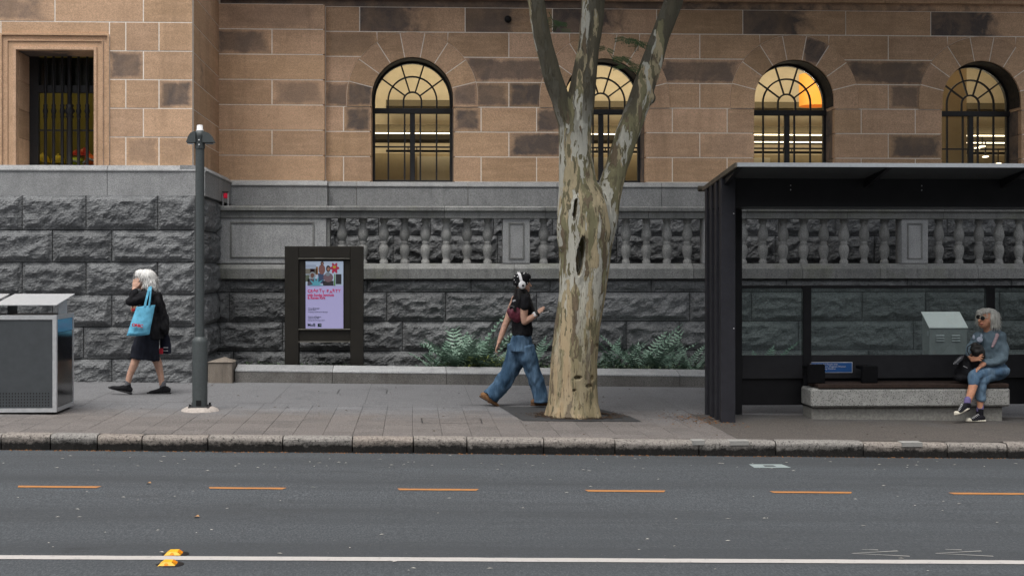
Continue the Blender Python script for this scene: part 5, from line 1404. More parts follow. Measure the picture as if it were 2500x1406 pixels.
for i in range(11):
    a = math.pi * i / 10; rr = 1.0 if i % 2 == 0 else 0.42
    st.append(sp(.28 - .22 * rr * math.cos(a), iv - .155 * rr * math.sin(a) * (1 if i == 5 or True else 1)))
flat(st[::-1], P((.14, .55, .72)), 6)
red, blk = m_screen('print_crimson', (0.42, 0.02, 0.09)), m_screen('print_black', (0.01, 0.02, 0.02))
def ptxt(s, u, v, h, m, sx_=1.0, bold=0.0):
    x, z = sp(u, v); return text('lettering', s, h, (x, YS - 0.003, z), m, sc, sx=sx_, bold=bold)
x_ = 0.05
for i, ch in enumerate('CRAFTY PARTY'):
    dz = [0, 0.002, -.012, .004, -.008, .014, 0, 0, .012, -.008, -.002, -.004][i]
    ptxt(ch, x_, 0.462 + dz, 0.062, red, .98, 0.0012); x_ += 0.077 if ch not in ' ' else 0.045
ptxt('with Sunday Jemmott', .05, .518, .052, red, .88, .0014); ptxt('& Renee Kire', .05, .560, .052, red, .93, .0014)
ptxt('Thurs 18 Ausngen', .065, .706, .026, blk, .9); ptxt('6pm-8.30pm', .065, .727, .026, blk, .9); ptxt('Price $5 entry, includes materials & light supper', .065, .758, .019, blk, .8)
ptxt('Museum of Brisbane', .065, .832, .026, blk, .9); ptxt('Level 3, City Hall', .065, .853, .026, blk, .9); ptxt('Bookings online via the museum website', .065, .882, .019, blk, .8)
ptxt('MoB', .05, .965, .062, blk, 1.0, .001)
flat([sp(.32, .975), sp(.42, .975), sp(.42, .925), sp(.32, .925)], blk, 2); flat([sp(.37, .955), sp(.40, .955), sp(.40, .935), sp(.37, .935)], P((.4, .42, .6)), 3)

# ---- bus shelter
FY, RYR = 14.83, 15.68
shX0 = ax(1761, FY); shX1 = ax(1795.5, FY); shE = 7.7
sh = thing('bus_shelter', 'dark steel bus shelter with flat roof, fin ends and glazed back', 'bus shelter', (shX0, FY, gz(shX0)))
roofF, roofB = (14.15, 2.856), (15.80, 2.683)
def roof_z(y): return roofF[1] + (roofB[1] - roofF[1]) * (y - roofF[0]) / (roofB[0] - roofF[0])
rx0 = ax(1800, 14.15)
def slab(y0, y1, top, bot, x0, x1):
    return MB().sweep([(y0, roof_z(y0) + bot), (y0, roof_z(y0) + top), (y1, roof_z(y1) + top), (y1, roof_z(y1) + bot)], x0, x1)
slab(14.17, 15.80, 0.0, -0.035, rx0 + 0.006, shE + .3).build('roof', plain('roof_sheet', (0.06, 0.064, 0.066), 0.6, 0.12, 6), sh)
MB().box(rx0 - 0.001, shE + .31, 14.135, 14.169, 2.814, 2.858).build('roof_edge', M['alu_roof'], sh)
slab(14.17, 15.81, 0.006, -0.045, rx0 - 0.02, rx0 + 0.005).build('roof_edge', plain('grimy_edge', (0.12, 0.10, 0.075), 0.7, 0.4, 10), sh)
MB().tube([(rx0 - 0.06, 15.83, roof_z(15.8) - 0.01), (shE, 15.83, roof_z(15.8) - 0.01)], 0.035, 8).build('gutter', plain('gutter_metal', (0.08, 0.07, 0.05), 0.7, 0.3, 8), sh)
HY0, HY1 = 14.93, 15.62
MB().sweep([(HY0, 2.415), (HY0, roof_z(HY0) - 0.036), (HY1, roof_z(HY1) - 0.036), (HY1, 2.415)], shX0 + 0.02, shE).build('header_box', M['blackpanel'], sh)
for x in (rx0 + 0.02, ax(2135, 14.6), ax(2475, 14.6)):
    MB().add([(x, 14.2, roof_z(14.2) - 0.036), (x + 0.05, 14.2, roof_z(14.2) - 0.036), (x + 0.05, HY0, roof_z(HY0) - 0.036), (x, HY0, roof_z(HY0) - 0.036), (x, 14.2, roof_z(14.2) - 0.045), (x + 0.05, 14.2, roof_z(14.2) - 0.045), (x + 0.05, HY0, roof_z(HY0) - 0.14), (x, HY0, roof_z(HY0) - 0.14)],
             [(0, 1, 2, 3), (7, 6, 5, 4), (0, 4, 5, 1), (1, 5, 6, 2), (2, 6, 7, 3), (3, 7, 4, 0)]).build('roof_bracket', M['blackpanel'], sh)
for end in (shX0, shE - (shX1 - shX0)):
    for k in range(4):
        y = FY + k * 0.25
        MB().bev(end, end + (shX1 - shX0), y, y + 0.10, gz(end) - 0.02, roof_z(y) - 0.04, 0.004).build('fin', M['fin'], sh)
    MB().bev(end + 0.03, end + 0.12, FY + 0.101, RYR - 0.05, 2.34, 2.41, 0.004).build('fin_tie', M['fin'], sh)
zR = lambda py: at(1900, py, RYR).z
px_posts = [(1797, 1811), (1960, 1980), (2408, 2428)]
pxs = [(ax(a, RYR), ax(b, RYR)) for a, b in px_posts]
pxs = [(shX1 - 0.02, pxs[0][1])] + pxs[1:] + [(shE - 0.12, shE - 0.03)]
for i, (a, b) in enumerate(pxs):
    MB().bev(a, b, RYR - 0.02, RYR + 0.06, gz(a) - 0.02 if i in (0, 3) else zR(990), zR(697) if i else 2.42, 0.004).build('back_post', M['blackpanel'], sh)
for (a, b), (c, d) in zip(pxs, pxs[1:]):
    MB().box(b + .001, c - .001, RYR + 0.004, RYR + 0.05, zR(704), zR(697)).build('top_rail', M['blackpanel'], sh)
    MB().box(b + .001, c - .001, RYR + 0.015, RYR + 0.023, zR(867), zR(704)).build('glass_pane', M['sglass'], sh)
    MB().bev(b + .001, c - .001, RYR - 0.01, RYR + 0.05, zR(924), zR(867), 0.004).build('back_panel', plain('dark_back_panel', (0.024, 0.024, 0.027), 0.6, 0.15, 8), sh)
    MB().bev(b + .001, c - .001, RYR + 0.03, RYR + 0.055, zR(989), zR(924) - .001, 0.004).build('lower_panel', M['blackpanel'], sh)
for x_, z_ in ((shX1 - 0.02, 2.33), (shX1 - 0.02, 1.02), (ax(1930, HY0), 2.66), (ax(1930, HY0), 2.61), (ax(2250, HY0), 2.66), (ax(2250, HY0), 2.61)):
    y_ = FY - 0.004 if x_ < shX1 else HY0 - 0.004
    MB().ell((x_, y_, z_), (0.008, 0.005, 0.008), 8, 6).build('bolt', M['alu'], sh)
# priority-seat sign
sg = thing('seat_sign', 'small blue priority seating sign on the shelter back panel', 'sign', (ax(2040, RYR), RYR - 0.012, zR(897)))
s0, s1, t0_, t1_ = ax(1972, RYR), ax(2080, RYR), zR(910), zR(884)
MB().bev(s0, s1, RYR - 0.0175, RYR - 0.0105, t0_, t1_, 0.002).build('plate', M['white'], sg)
MB().bev(s0 + .006, s1 - .006, RYR - 0.0190, RYR - 0.0165, t0_ + .006, t1_ - .006, 0.001).build('face', plain('sign_blue', (0.03, 0.12, 0.36), 0.4, 0.05), sg)
for i, s_ in enumerate(('Priority Seats for People with', 'Disabilities, Seniors, Pregnant Women', 'or Adults carrying Children')):
    text('lettering', s_, 0.0262, (s0 + 0.022, RYR - 0.0205, t1_ - 0.034 - 0.027 * i), M['white'], sg, sx=1.08)
# ---- bench
bY0, bY1 = 15.20, 15.62
bX0, bX1 = ax(1981, bY0), ax(2467, bY0)
bg_ = gz((bX0 + bX1) / 2)
bn = thing('bench', 'speckled white concrete bench with dark timber seat inside the shelter', 'bench', ((bX0 + bX1) / 2, 15.4, bg_))
def m_terrazzo():
    t = NT('speckled_concrete', 0.7, 0.3); p = t.pos()
    c = t.ramp(t.noise(p, 12, 5), [(0.3, (0.28, 0.28, 0.265)), (0.7, (0.40, 0.40, 0.38))])
    v = t.n('TexVoronoi'); t.l(p, v.inputs['Vector']); v.inputs['Scale'].default_value = 60
    c = t.mix(t.ramp(v.outputs['Distance'], [(0.24, 1.0), (0.30, 0.0)]), c, (0.03, 0.03, 0.03))
    c = t.mix(t.ramp(t.noise(p, 120, 3), [(0.56, 0.0), (0.62, 0.5)]), c, (0.12, 0.12, 0.11)); t.col(c); return t.m
MB().bev(bX0, bX1, bY0, bY1, 0.072, 0.292, 0.022).build('slab', m_terrazzo(), bn)
MB().bev(bX0 + 0.02, bX1 - 0.07, bY0 + 0.06, bY1 - 0.02, bg_ - 0.04, 0.066, 0.006).build('plinth', plain('rough_concrete', (0.22, 0.215, 0.195), 0.9, 0.25, 40, bump=0.4), bn)
MB().box(bX0 + 0.01, bX1 - 0.05, bY0 + 0.05, bY1 - 0.02, 0.064, 0.0745).build('shadow_gap', M['black'], bn)
M['timber'] = plain('dark_timber', (0.032, 0.019, 0.014), 0.7, 0.5, 26, bump=0.2)
for k in range(4):
    MB().bev(bX0 + 0.08, bX1 - 0.02, bY0 - 0.005 + k * 0.105, bY0 + 0.090 + k * 0.105, 0.296, 0.345, 0.006).build('seat_slat', M['timber'], bn)
for px in (1966, 2098, 2300):
    x = ax(px, 15.4); 
    o = MB().bev(x, x + 0.21 if px == 1966 else x + 0.19, 15.30, 15.36, 0.347, 0.57 if px == 1966 else 0.55, 0.01).bev(x + 0.02, x + 0.17, 15.36, 15.60, 0.50, 0.54, 0.01)
    if px != 2300: o.build('armrest', plain('matt_black', (0.006, 0.006, 0.007), 0.8, 0.2, 20, spec=0.1), bn)
# ---- metal cabinet behind the shelter
cY = 18.0
c0, c1 = ax(2269.5, cY), ax(2360.5, cY); cd = 0.26
zf_, zk_ = at(2300, 799, cY).z, at(2300, 763, cY + cd).z
cb = thing('metal_cabinet', 'grey metal utility cabinet with bright sloping lid behind the shelter glass', 'cabinet', ((c0 + c1) / 2, cY + cd / 2, gz(c0)))
cg = gz(c0)
MB().add([(c0, cY, cg + .05), (c1, cY, cg + .05), (c1, cY + cd, cg + .05), (c0, cY + cd, cg + .05), (c0, cY, zf_ - .01), (c1, cY, zf_ - .01), (c1, cY + cd, zk_ - .01), (c0, cY + cd, zk_ - .01)], [(3, 2, 1, 0), (4, 5, 6, 7), (0, 1, 5, 4), (1, 2, 6, 5), (2, 3, 7, 6), (3, 0, 4, 7)]).build('body', plain('cabinet_grey', (0.29, 0.305, 0.31), 0.5, 0.08, 14, metal=0.1), cb)
e_ = 0.012
MB().add([(c0 - e_, cY - e_, zf_ - .012), (c1 + e_, cY - e_, zf_ - .012), (c1 + e_, cY + cd + e_, zk_), (c0 - e_, cY + cd + e_, zk_), (c0 - e_, cY - e_, zf_), (c1 + e_, cY - e_, zf_), (c1 + e_, cY + cd + e_, zk_ + .012), (c0 - e_, cY + cd + e_, zk_ + .012)], [(3, 2, 1, 0), (4, 5, 6, 7), (0, 1, 5, 4), (1, 2, 6, 5), (2, 3, 7, 6), (3, 0, 4, 7)]).build('lid', plain('sky_lit_lid', (0.84, 0.84, 0.84), 0.4, 0.05, 9), cb)  # near-white lid colour stands in for the sky's reflection
for ox in (0.09, 0.315):
    for k in range(3):
        z = zf_ - 0.115 - k * 0.036
        MB().add([(c0 + ox, cY - .001, z + .012), (c0 + ox + .115, cY - .001, z + .012), (c0 + ox + .115, cY - .02, z - .006), (c0 + ox, cY - .02, z - .006), (c0 + ox, cY - .001, z - .006), (c0 + ox + .115, cY - .001, z - .006)], [(0, 3, 2, 1), (3, 4, 5, 2), (0, 4, 3), (1, 2, 5)]).build('louvre', M['alu'], cb)
MB().box(c0 + .03, c1 - .03, cY + .02, cY + cd - .02, cg - .03, cg + .05).build('base', M['iron'], cb)
MB().tube([(c0 - .012, cY + .03, zf_ - .05), (c0 - .012, cY + .03, zf_ - .12)], .008, 6).build('hinge', M['alu'], cb)

# ---- raised yellow pavement markers
M['marker'] = plain('yellow_marker', (0.72, 0.40, 0.01), 0.45, 0.12, 40, spec=0.4); M['reflector'] = plain('orange_reflector', (0.75, 0.24, 0.0), 0.2, 0.1, 60)
for i, (px, py) in enumerate(((424, 1352), (410, 1377))):
    x, y = at_ground(px, py); z = gz(x) - KH + .001
    o = thing('road_marker', ('yellow raised road marker just beyond the white line', 'yellow raised road marker on the near side of the white line')[i], 'road marker', (x, y, z), 'raised yellow road markers')
    lx2, ly2 = 0.056, 0.055; sk = 0.0
    v = [(-lx2, -ly2, 0), (lx2, -ly2, 0), (lx2, ly2, 0), (-lx2, ly2, 0), (-lx2 * .5, -ly2 * .72, .022), (lx2 * .5, -ly2 * .72, .022), (lx2 * .5, ly2 * .8, .022), (-lx2 * .5, ly2 * .8, .022)]
    f = [(3, 2, 1, 0), (4, 5, 6, 7), (0, 1, 5, 4), (1, 2, 6, 5), (2, 3, 7, 6), (3, 0, 4, 7)]
    MB().add([(a, b, c) for a, b, c in v], f).build('body', M['marker'], o, loc=(x, y, z))
    MB().add([(lx2 * .98, -ly2 * .6, .004), (lx2 * .98, ly2 * .7, .004), (lx2 * .54, ly2 * .6, .0235), (lx2 * .54, -ly2 * .5, .0235)], [(0, 1, 2, 3)]).build('reflector', M['reflector'], o, loc=(x + .001, y, z + .001), fix=False)
    MB().lathe([(0.014, 0), (0.012, .004)], (0, 0, 0), 10, sy=.8).build('finger_grip', M['reflector'], o, loc=(x - .002, y - ly2 * .86, z + .008)).rotation_euler = (R(60), 0, 0)
    bl = MB().lathe([(0.085, 0.0), (0.08, 0.003), (0.03, .0035)], (0, 0, 0), 14, sx=1.05).build('adhesive_pad', M['black'], o, loc=(x + .012, y, z - 0.0005))
# ---- small debris on the road
db = MB(); rs = random.Random(21)
for k in range(150):
    px, py = rs.uniform(-40, 2540), rs.choice([rs.uniform(1112, 1150), rs.uniform(1112, 1400)]); x, y = at_ground(px, py)
    a = rs.gauss(0, .35); l = rs.uniform(.006, .024); w_ = rs.uniform(.003, .008); d = Vector((math.cos(a), math.sin(a))) * l; e = Vector((-d.y, d.x)).normalized() * w_; z = gz(x) - KH + .005
    db.add([(x - d.x, y - d.y, z), (x + e.x, y + e.y, z + .003), (x + d.x, y + d.y, z), (x - e.x, y - e.y, z + .002)], [(0, 1, 2, 3)])
tag(db.build('litter', plain('pale_litter', (0.42, 0.40, 0.36), 0.8, 0.5, 3), None, fix=False), 'tiny pale flecks of litter scattered over the asphalt', 'litter', kind='stuff')
dl = MB()
for k in range(900):
    px = rs.uniform(-40, 2540); x = ax(px, KY); y = KY - abs(rs.gauss(0, .03)) - .012; s = rs.uniform(.003, .011); a = rs.uniform(0, 3); z = gz(x) - KH + .004
    dl.add([(x + s * 1.6 * math.cos(a), y + s * math.sin(a), z), (x - s * math.sin(a), y + s * math.cos(a), z + .006), (x - s * 1.6 * math.cos(a), y - s * math.sin(a), z)], [(0, 1, 2)])
for k in range(420):
    x = ax(1725, 15) + rs.gauss(0, .22); y = 15.1 + rs.gauss(0, .28); s = rs.uniform(.004, .013); a = rs.uniform(0, 3); z = gz(x) + .005
    if x > shX0 - .01 and y > FY: continue
    dl.add([(x + s * 1.8 * math.cos(a), y + s * 1.8 * math.sin(a), z), (x - s * math.sin(a), y + s * math.cos(a), z + .005), (x - s * 1.8 * math.cos(a), y - s * 1.8 * math.sin(a), z)], [(0, 1, 2)])
tag(dl.build('leaf_litter', plain('rusty_leaf', (0.20, 0.09, 0.03), 0.9, 0.6, 50), None, fix=False), 'rusty leaf crumbs in the gutter and by the shelter fins', 'leaf litter', kind='stuff')
for i, (px, py, c) in enumerate(((363, 1181, 0), (480, 1263, 0), (817, 1104, 0))):
    x, y = at_ground(px, py); z = gz(x) - KH + .004
    o = MB().add([(x - .022, y, z), (x - .004, y - .03, z + .012), (x + .022, y + .005, z + .004), (x + .006, y + .03, z + .014), (x, y, z + .006)], [(0, 1, 4), (1, 2, 4), (2, 3, 4), (3, 0, 4)]).build('fallen_leaf', plain('tan_leaf', (0.36, 0.20, 0.09), 0.8, 0.3, 60), None, fix=False)
    tag(o, ('curled tan leaf on the road between the first two orange dashes', 'curled tan leaf on the road below the second orange dash', 'brown leaf in the gutter below the kerb')[i], 'leaf', 'fallen leaves on the road')
# ================================================================== people
def m_skin(name, c):
    t = NT(name, 0.55, 0.35); f = t.noise(t.pos(), 35, 4); t.col(t.ramp(f, [(0.3, tuple(x * .85 for x in c)), (0.7, tuple(min(1, x * 1.1) for x in c))]))
    t.b.inputs['Subsurface Weight'].default_value = 0.08; t.b.inputs['Subsurface Radius'].default_value = (.02, .008, .004); return t.m
def m_cloth(name, c, var=0.25, scale=12, weave=300, rough=0.9):
    t = NT(name, rough, 0.15); p = t.pos()
    c0 = t.ramp(t.noise(p, scale, 5, .6), [(0.3, tuple(x * (1 - var) for x in c)), (0.7, tuple(min(1, x * (1 + var)) for x in c))])
    t.col(c0); t.bump(t.math('ADD', t.noise(p, weave, 2), t.math('MULTIPLY', t.noise(p, 22, 4), 2.0)), 0.3, 0.006); return t.m
def m_denim(name, dark, light):
    t = NT(name, 0.85, 0.15); p = t.pos()
    c = t.mix(t.ramp(t.noise(t.map(p, (7, 7, 2.2)), 1.2, 4, .55), [(0.38, 0.0), (0.66, 1.0)]), dark, light)
    c = t.mix(t.ramp(t.noise(t.map(p, (60, 60, 9)), 1.0, 4), [(0.4, 0.0), (0.7, 0.5)]), c, tuple(x * .55 for x in dark))
    t.col(c); t.bump(t.math('ADD', t.noise(p, 260, 2), t.math('MULTIPLY', t.noise(p, 18, 4), 2)), 0.3, 0.006); return t.m
def m_hair(name, c, sx=60):
    t = NT(name, 0.5, 0.3); p = t.objc(); f = t.noise(t.map(p, (sx, sx, sx * .14)), 1.0, 4, .7)
    t.col(t.ramp(f, [(0.3, tuple(x * .55 for x in c)), (0.65, c)])); t.bump(f, 0.6, 0.01); return t.m
M['skin_l'] = m_skin('skin_fair', (0.50, 0.30, 0.22)); M['skin_t'] = m_skin('skin_tanned', (0.58, 0.285, 0.175))
M['blackcloth'] = m_cloth('black_cloth', (0.012, 0.012, 0.014), .4); M['navy'] = m_cloth('navy_cloth', (0.014, 0.016, 0.024), .4)
M['sole'] = plain('dark_rubber', (0.02, 0.02, 0.022), .7, .2)
def hand(mb, wrist, knuck, side, fl=0.075, curl=0.3, up=Vector((0, 0, 1)), r=0.0085, thumb=1, spread=0.35):
    """palm from wrist to knuckles with five separate fingers; side = across the palm, up = curl direction"""
    wrist, knuck = Vector(wrist), Vector(knuck); d = (knuck - wrist).normalized(); side = Vector(side).normalized(); up = Vector(up).normalized()
    for s in (-0.026, -0.009, 0.009, 0.026): mb.cap(wrist + side * s * .6, .016, knuck + side * s, .0125, 8)
    for i, (s, l) in enumerate(((-0.028, .78), (-0.0095, .95), (0.0095, 1.0), (0.028, .9))):
        b = knuck + side * s; dd = (d + side * s * spread * 20 * .5).normalized()
        m1 = b + dd * fl * l * .5; d2 = (dd + up * curl).normalized(); m2 = m1 + d2 * fl * l * .3; d3 = (d2 + up * curl).normalized()
        mb.cap(b, r, m1, r * .95, 8); mb.cap(m1, r * .95, m2, r * .88, 8); mb.cap(m2, r * .88, m2 + d3 * fl * l * .25, r * .72, 8)
    tb_ = wrist + d * .02 + side * .03 * thumb; t1 = tb_ + (side * thumb * .75 + d).normalized() * .04; t2 = t1 + (d + up * curl).normalized() * .03
    mb.cap(tb_, .014, t1, .0105, 8); mb.cap(t1, .0105, t2, .008, 8)
def shoe(mb, heel, toe, up, h, wd=0.04):
    heel, toe, up = Vector(heel), Vector(toe), Vector(up); d = toe - heel
    rings = []
    for t, hh, ww in ((-.01, .45, .45), (.03, .80, .70), (.10, .98, .82), (.22, 1.0, .86), (.34, .92, .90), (.46, .76, .96), (.58, .62, 1.04), (.70, .53, 1.08), (.82, .47, 1.02), (.91, .40, .84), (.97, .30, .56), (1.0, .18, .3)):
        rings.append((heel + d * t + up * (h * hh * .5), h * hh * .5, wd * ww))
    mb.loft(rings, 18)

def strands(name, hair_o, mat, n, ln, wd, seed, zmin=-9, fall=(0, 0, -1)):
    rs = random.Random(seed); me = hair_o.data; par = hair_o.parent; mb = MB(); vsx = me.vertices; N_ = len(vsx); fall = Vector(fall)
    for k in range(n):
        v_ = vsx[rs.randrange(N_)]; p = v_.co.copy(); nr = v_.normal
        d = (fall * 1.0 + nr * rs.uniform(.15, .55) + Vector((rs.gauss(0, .25), rs.gauss(0, .25), 0))).normalized(); L_ = ln * rs.uniform(.5, 1.2)
        s_ = d.cross(nr); s_ = s_.normalized() * wd * .5 if s_.length > 1e-4 else Vector((wd * .5, 0, 0))
        q = p + nr * .002; m_ = q + d * L_ * .5 + nr * .004; e = m_ + (d + fall * .6 - nr * .25).normalized() * L_ * .5
        mb.add([q - s_, q + s_, m_ + s_ * .8, m_ - s_ * .8, e], [(0, 1, 2, 3), (3, 2, 4)], True)
    me2 = mb.mesh(name, fix=False); return put(name, me2, mat, par)
# ---------------------------------------------------------------- woman on the phone side, walking to the left
Y1 = 17.36
def a1(px, py, dy=0.0): return at(px, py, Y1 + dy)
K1 = 17.2 / FPX
wp = thing('person', 'white-haired person in black jacket and skirt walking left past the rock-faced wall', 'person', (a1(345, 960).x, Y1, gz(a1(345, 960).x)))
b = MB()
b.ell(a1(347, 681), (.088, .074, .112)); b.ell(a1(339, 695), (.055, .055, .055)); b.cap(a1(326.5, 688), .010, a1(325, 692), .013); b.ell(a1(333, 701), (.03, .035, .022))
b.cap(a1(352, 702), .05, a1(360, 722), .055)
b.limb([a1(320, 738, -.20), a1(326, 716, -.17), a1(328, 706, -.15)], [.045, .034, .027])
hand(b, a1(328, 705, -.15), a1(330.5, 692, -.13), (1, .25, .1), fl=.075, curl=.12, up=(.6, .5, 0), thumb=1, spread=.5)
b.limb([a1(346, 752, .10), a1(333, 755, .0)], [.04, .027]); hand(b, a1(334, 755, .0), a1(326, 755, -.03), (0, .2, 1), fl=.05, curl=.9, up=(.3, -.6, -.6), thumb=1)
b.loft([(a1(362, 712), .08, .14), (a1(366, 760), .10, .15), (a1(358, 820), .12, .16), (a1(354, 860), .12, .15)])
b.limb([a1(348, 832, -.05), a1(337, 862, -.07), a1(328, 888, -.08), a1(317, 915, -.08), a1(310, 944, -.08)], [.07, .055, .054, .042, .034])
b.limb([a1(362, 832, .05), a1(375, 864, .07), a1(386, 888, .09), a1(392, 915, .10), a1(397, 946, .10)], [.085, .060, .057, .042, .034])
blob('body', b, M['skin_l'], wp, voxel=.006, smooth=2)
# clothes
c = MB()
c.loft([(a1(356, 708), .055, .08), (a1(362, 714), .10, .17), (a1(368, 728), .135, .20), (a1(371, 755), .135, .195), (a1(372, 785), .13, .185), (a1(372, 812), .135, .19), (a1(373, 828), .14, .19)])
c.limb([a1(362, 722, -.17), a1(340, 731, -.21), a1(321, 738, -.21)], [.075, .066, .060]); c.limb([a1(321, 738, -.21), a1(328, 714, -.17)], [.058, .047])
c.limb([a1(366, 722, .17), a1(352, 752, .12), a1(340, 755, .03)], [.075, .06, .048])
c.loft([(a1(384, 716, .0), .04, .15), (a1(392, 745, .0), .045, .16), (a1(398, 775, .02), .05, .15), (a1(402, 805, .02), .05, .13), (a1(404, 815, .02), .03, .1)])
c.limb([a1(354, 706, -.05), a1(345, 709, -.06)], [.035, .02])
blob('jacket', c, M['blackcloth'], wp, voxel=.009, smooth=2, disp=[(.026, (9, 9, 5)), (.017, (22, 22, 12))])
c = MB()
c.loft([(a1(366, 800), .125, .185), (a1(361, 825), .15, .195), (a1(356, 850), .175, .195), (a1(354, 873), .188, .19), (a1(353.6, 876), .186, .188)])
blob('skirt', c, M['navy'], wp, voxel=.009, smooth=2, disp=[(.022, (13, 13, 3)), (.008, (30, 30, 8))])
h = MB(); h.ell(a1(359, 675, 0), (.118, .112, .098)); h.ell(a1(366, 687, 0), (.095, .108, .098)); h.ell(a1(373, 697, 0), (.055, .10, .05)); h.ell(a1(343, 668, 0), (.075, .085, .055)); h.ell(a1(336, 673, -.03), (.035, .06, .03)); h.ell(a1(357, 692, -.075), (.04, .03, .06))
hw = blob('hair', h, m_hair('white_hair', (0.78, 0.77, 0.75), 45), wp, voxel=.007, smooth=9, disp=[(.006, (34, 34, 6)), (.003, (70, 70, 10))])
strands('hair_strands', hw, bpy.data.materials['white_hair'], 900, .075, .006, 1, fall=(.25, 0, -1))
for heel, toe, ank, dy in (((317, 961), (268, 948), (311, 938), -.08), ((413, 961.5), (363, 961.5), (397, 941), .10)):
    p0, p1 = a1(*heel, dy), a1(*toe, dy); up = Vector((-(p1.z - p0.z), 0, p1.x - p0.x)); up = up.normalized(); up = up if up.z > 0 else -up
    s = MB(); shoe(s, p0, p1, up, .105, .045); s.cap(a1(ank[0], ank[1] + 9, dy), .045, a1(ank[0] + 1, ank[1] + 4, dy), .044)
    blob('shoe', s, M['blackcloth'], wp, voxel=.006, smooth=2)
    ss = MB(); 
    for t in (.04, .2, .4, .6, .8, .95): ss.ell(p0.lerp(p1, t) + up * .012, (.045, .047 if t < .9 else .034, .016), 10, 6, Matrix.Rotation(math.atan2(-(p1 - p0).z, (p1 - p0).x), 3, 'Y'))
    blob('sole', ss, M['sole'], wp, voxel=.006, smooth=1)
    s = MB(); s.cap(a1(ank[0], ank[1] + 3, dy), .041, a1(ank[0] + 1.2, ank[1] - 6, dy), .039); blob('sock', s, m_cloth('grey_sock', (.12, .12, .13)), wp, voxel=.006, smooth=1)
# tote bag hung on the near shoulder
def tote(name, lab, corners, Y, th, mat, parent_handles, group=None):
    pass
q = [a1(333, 749, -.29), a1(379, 744, -.29), a1(364.5, 816, -.30), a1(309, 819, -.30)]
tb1 = thing('tote_bag', 'sky blue canvas tote bag hanging from the shoulder of the white-haired walker', 'bag', (q[3] + q[2]) / 2)
mb = MB(); n, m = 14, 16; v = []
for side in (-1, 1):
    for i in range(n + 1):
        for k in range(m + 1):
            u, t = i / n, k / m
            p = q[0].lerp(q[1], u).lerp(q[3].lerp(q[2], u), t)
            fat = math.sin(math.pi * u) ** .6 * (.012 + .045 * t ** .8) * min(1, (1 - t) / .06 + .15)
            p = p + Vector((0, side * fat + .010 * mn.noise(Vector((u * 4, t * 4, side))) * min(1, t * 4), -.012 * math.sin(math.pi * u) * t + .006 * mn.noise(Vector((u * 5, 3, side))) * t))
            v.append(p)
N = (n + 1) * (m + 1)
for s_ in (0, 1): mb.add(v[s_ * N:(s_ + 1) * N], [(i * (m + 1) + k, (i + 1) * (m + 1) + k, (i + 1) * (m + 1) + k + 1, i * (m + 1) + k + 1) for i in range(n) for k in range(m)], True)
def edge_ids(): return [k for k in range(m + 1)], [n * (m + 1) + k for k in range(m + 1)], [i * (m + 1) + m for i in range(n + 1)]
for e in edge_ids():
    vv = [v[i] for i in e] + [v[N + i] for i in e]; L_ = len(e)
    mb.add(vv, [(i, i + 1, L_ + i + 1, L_ + i) for i in range(L_ - 1)], True)
M['tote'] = m_cloth('blue_canvas', (0.125, 0.40, 0.575), .25, 9, 260)
bag_o = mb.build('bag', M['tote'], tb1)
def strap(pts, wd, mat, parent, name='handle', th=.004):
    pts = [Vector(p) for p in pts]; mb = MB(); v = []
    for i, p in enumerate(pts):
        t = pts[min(i + 1, len(pts) - 1)] - pts[max(i - 1, 0)]; s_ = t.cross(Vector((0, 1, 0))).normalized() * wd / 2
        v += [p - s_ + Vector((0, -th, 0)), p + s_ + Vector((0, -th, 0)), p + s_ + Vector((0, th, 0)), p - s_ + Vector((0, th, 0))]
    f = [(i * 4 + k, i * 4 + (k + 1) % 4, (i + 1) * 4 + (k + 1) % 4, (i + 1) * 4 + k) for i in range(len(pts) - 1) for k in range(4)] + [(0, 1, 2, 3)]
    return mb.add(v, f, False).build(name, mat, parent)
strap([a1(353.5, 748, -.31), a1(358, 728, -.305), a1(362.5, 710, -.285), a1(365, 701, -.25), a1(367, 699, -.18)], .028, M['tote'], tb1)
strap([a1(364, 746, -.315), a1(366.5, 726, -.31), a1(368, 708, -.29), a1(368.5, 702, -.24), a1(369, 700, -.18)], .022, M['tote'], tb1)
red_p = plain('red_print', (0.55, 0.03, 0.05), .7, .1); 
yb = Y1 - .30 - .075
p = at(321.5, 796, yb); tx = text('lettering', 'ONIC', .056, p, red_p, tb1, sx=1.0, bold=.0012, rot=(R(90), R(8), 0), ext=.012)
p = at(341, 788, yb)
# dark bag trailing on the far side
nb = thing('carrier_bag', 'dark navy carrier bag with red patch held behind the white-haired walker', 'bag', a1(404, 862, .12))
mb = MB(); mb.loft([(a1(399, 800, .12), .045, .04), (a1(402, 825, .12), .065, .06), (a1(404, 848, .12), .07, .065), (a1(404.5, 862, .12), .068, .06)])
blob('bag', mb, m_cloth('navy_nylon', (.012, .014, .026), .3, rough=.6), nb, voxel=.009, smooth=1, disp=[(.014, (14, 14, 6))])
q_ = a1(388.5, 850, .05); MB().bev(q_.x, q_.x + .05, q_.y, q_.y + .01, q_.z - .075, q_.z, .003).build('patch', red_p, nb)
q_ = a1(399, 849, .04); MB().box(q_.x, q_.x + .06, q_.y, q_.y + .004, q_.z, q_.z + .007).box(q_.x, q_.x + .06, q_.y, q_.y + .004, q_.z - .04, q_.z - .036).build('print', M['white'], nb)
MB().tube([a1(396, 802, .12), a1(394, 790, .1), a1(398, 782, .1), a1(402, 800, .12)], .008, 6).build('handle', M['navy'], nb)
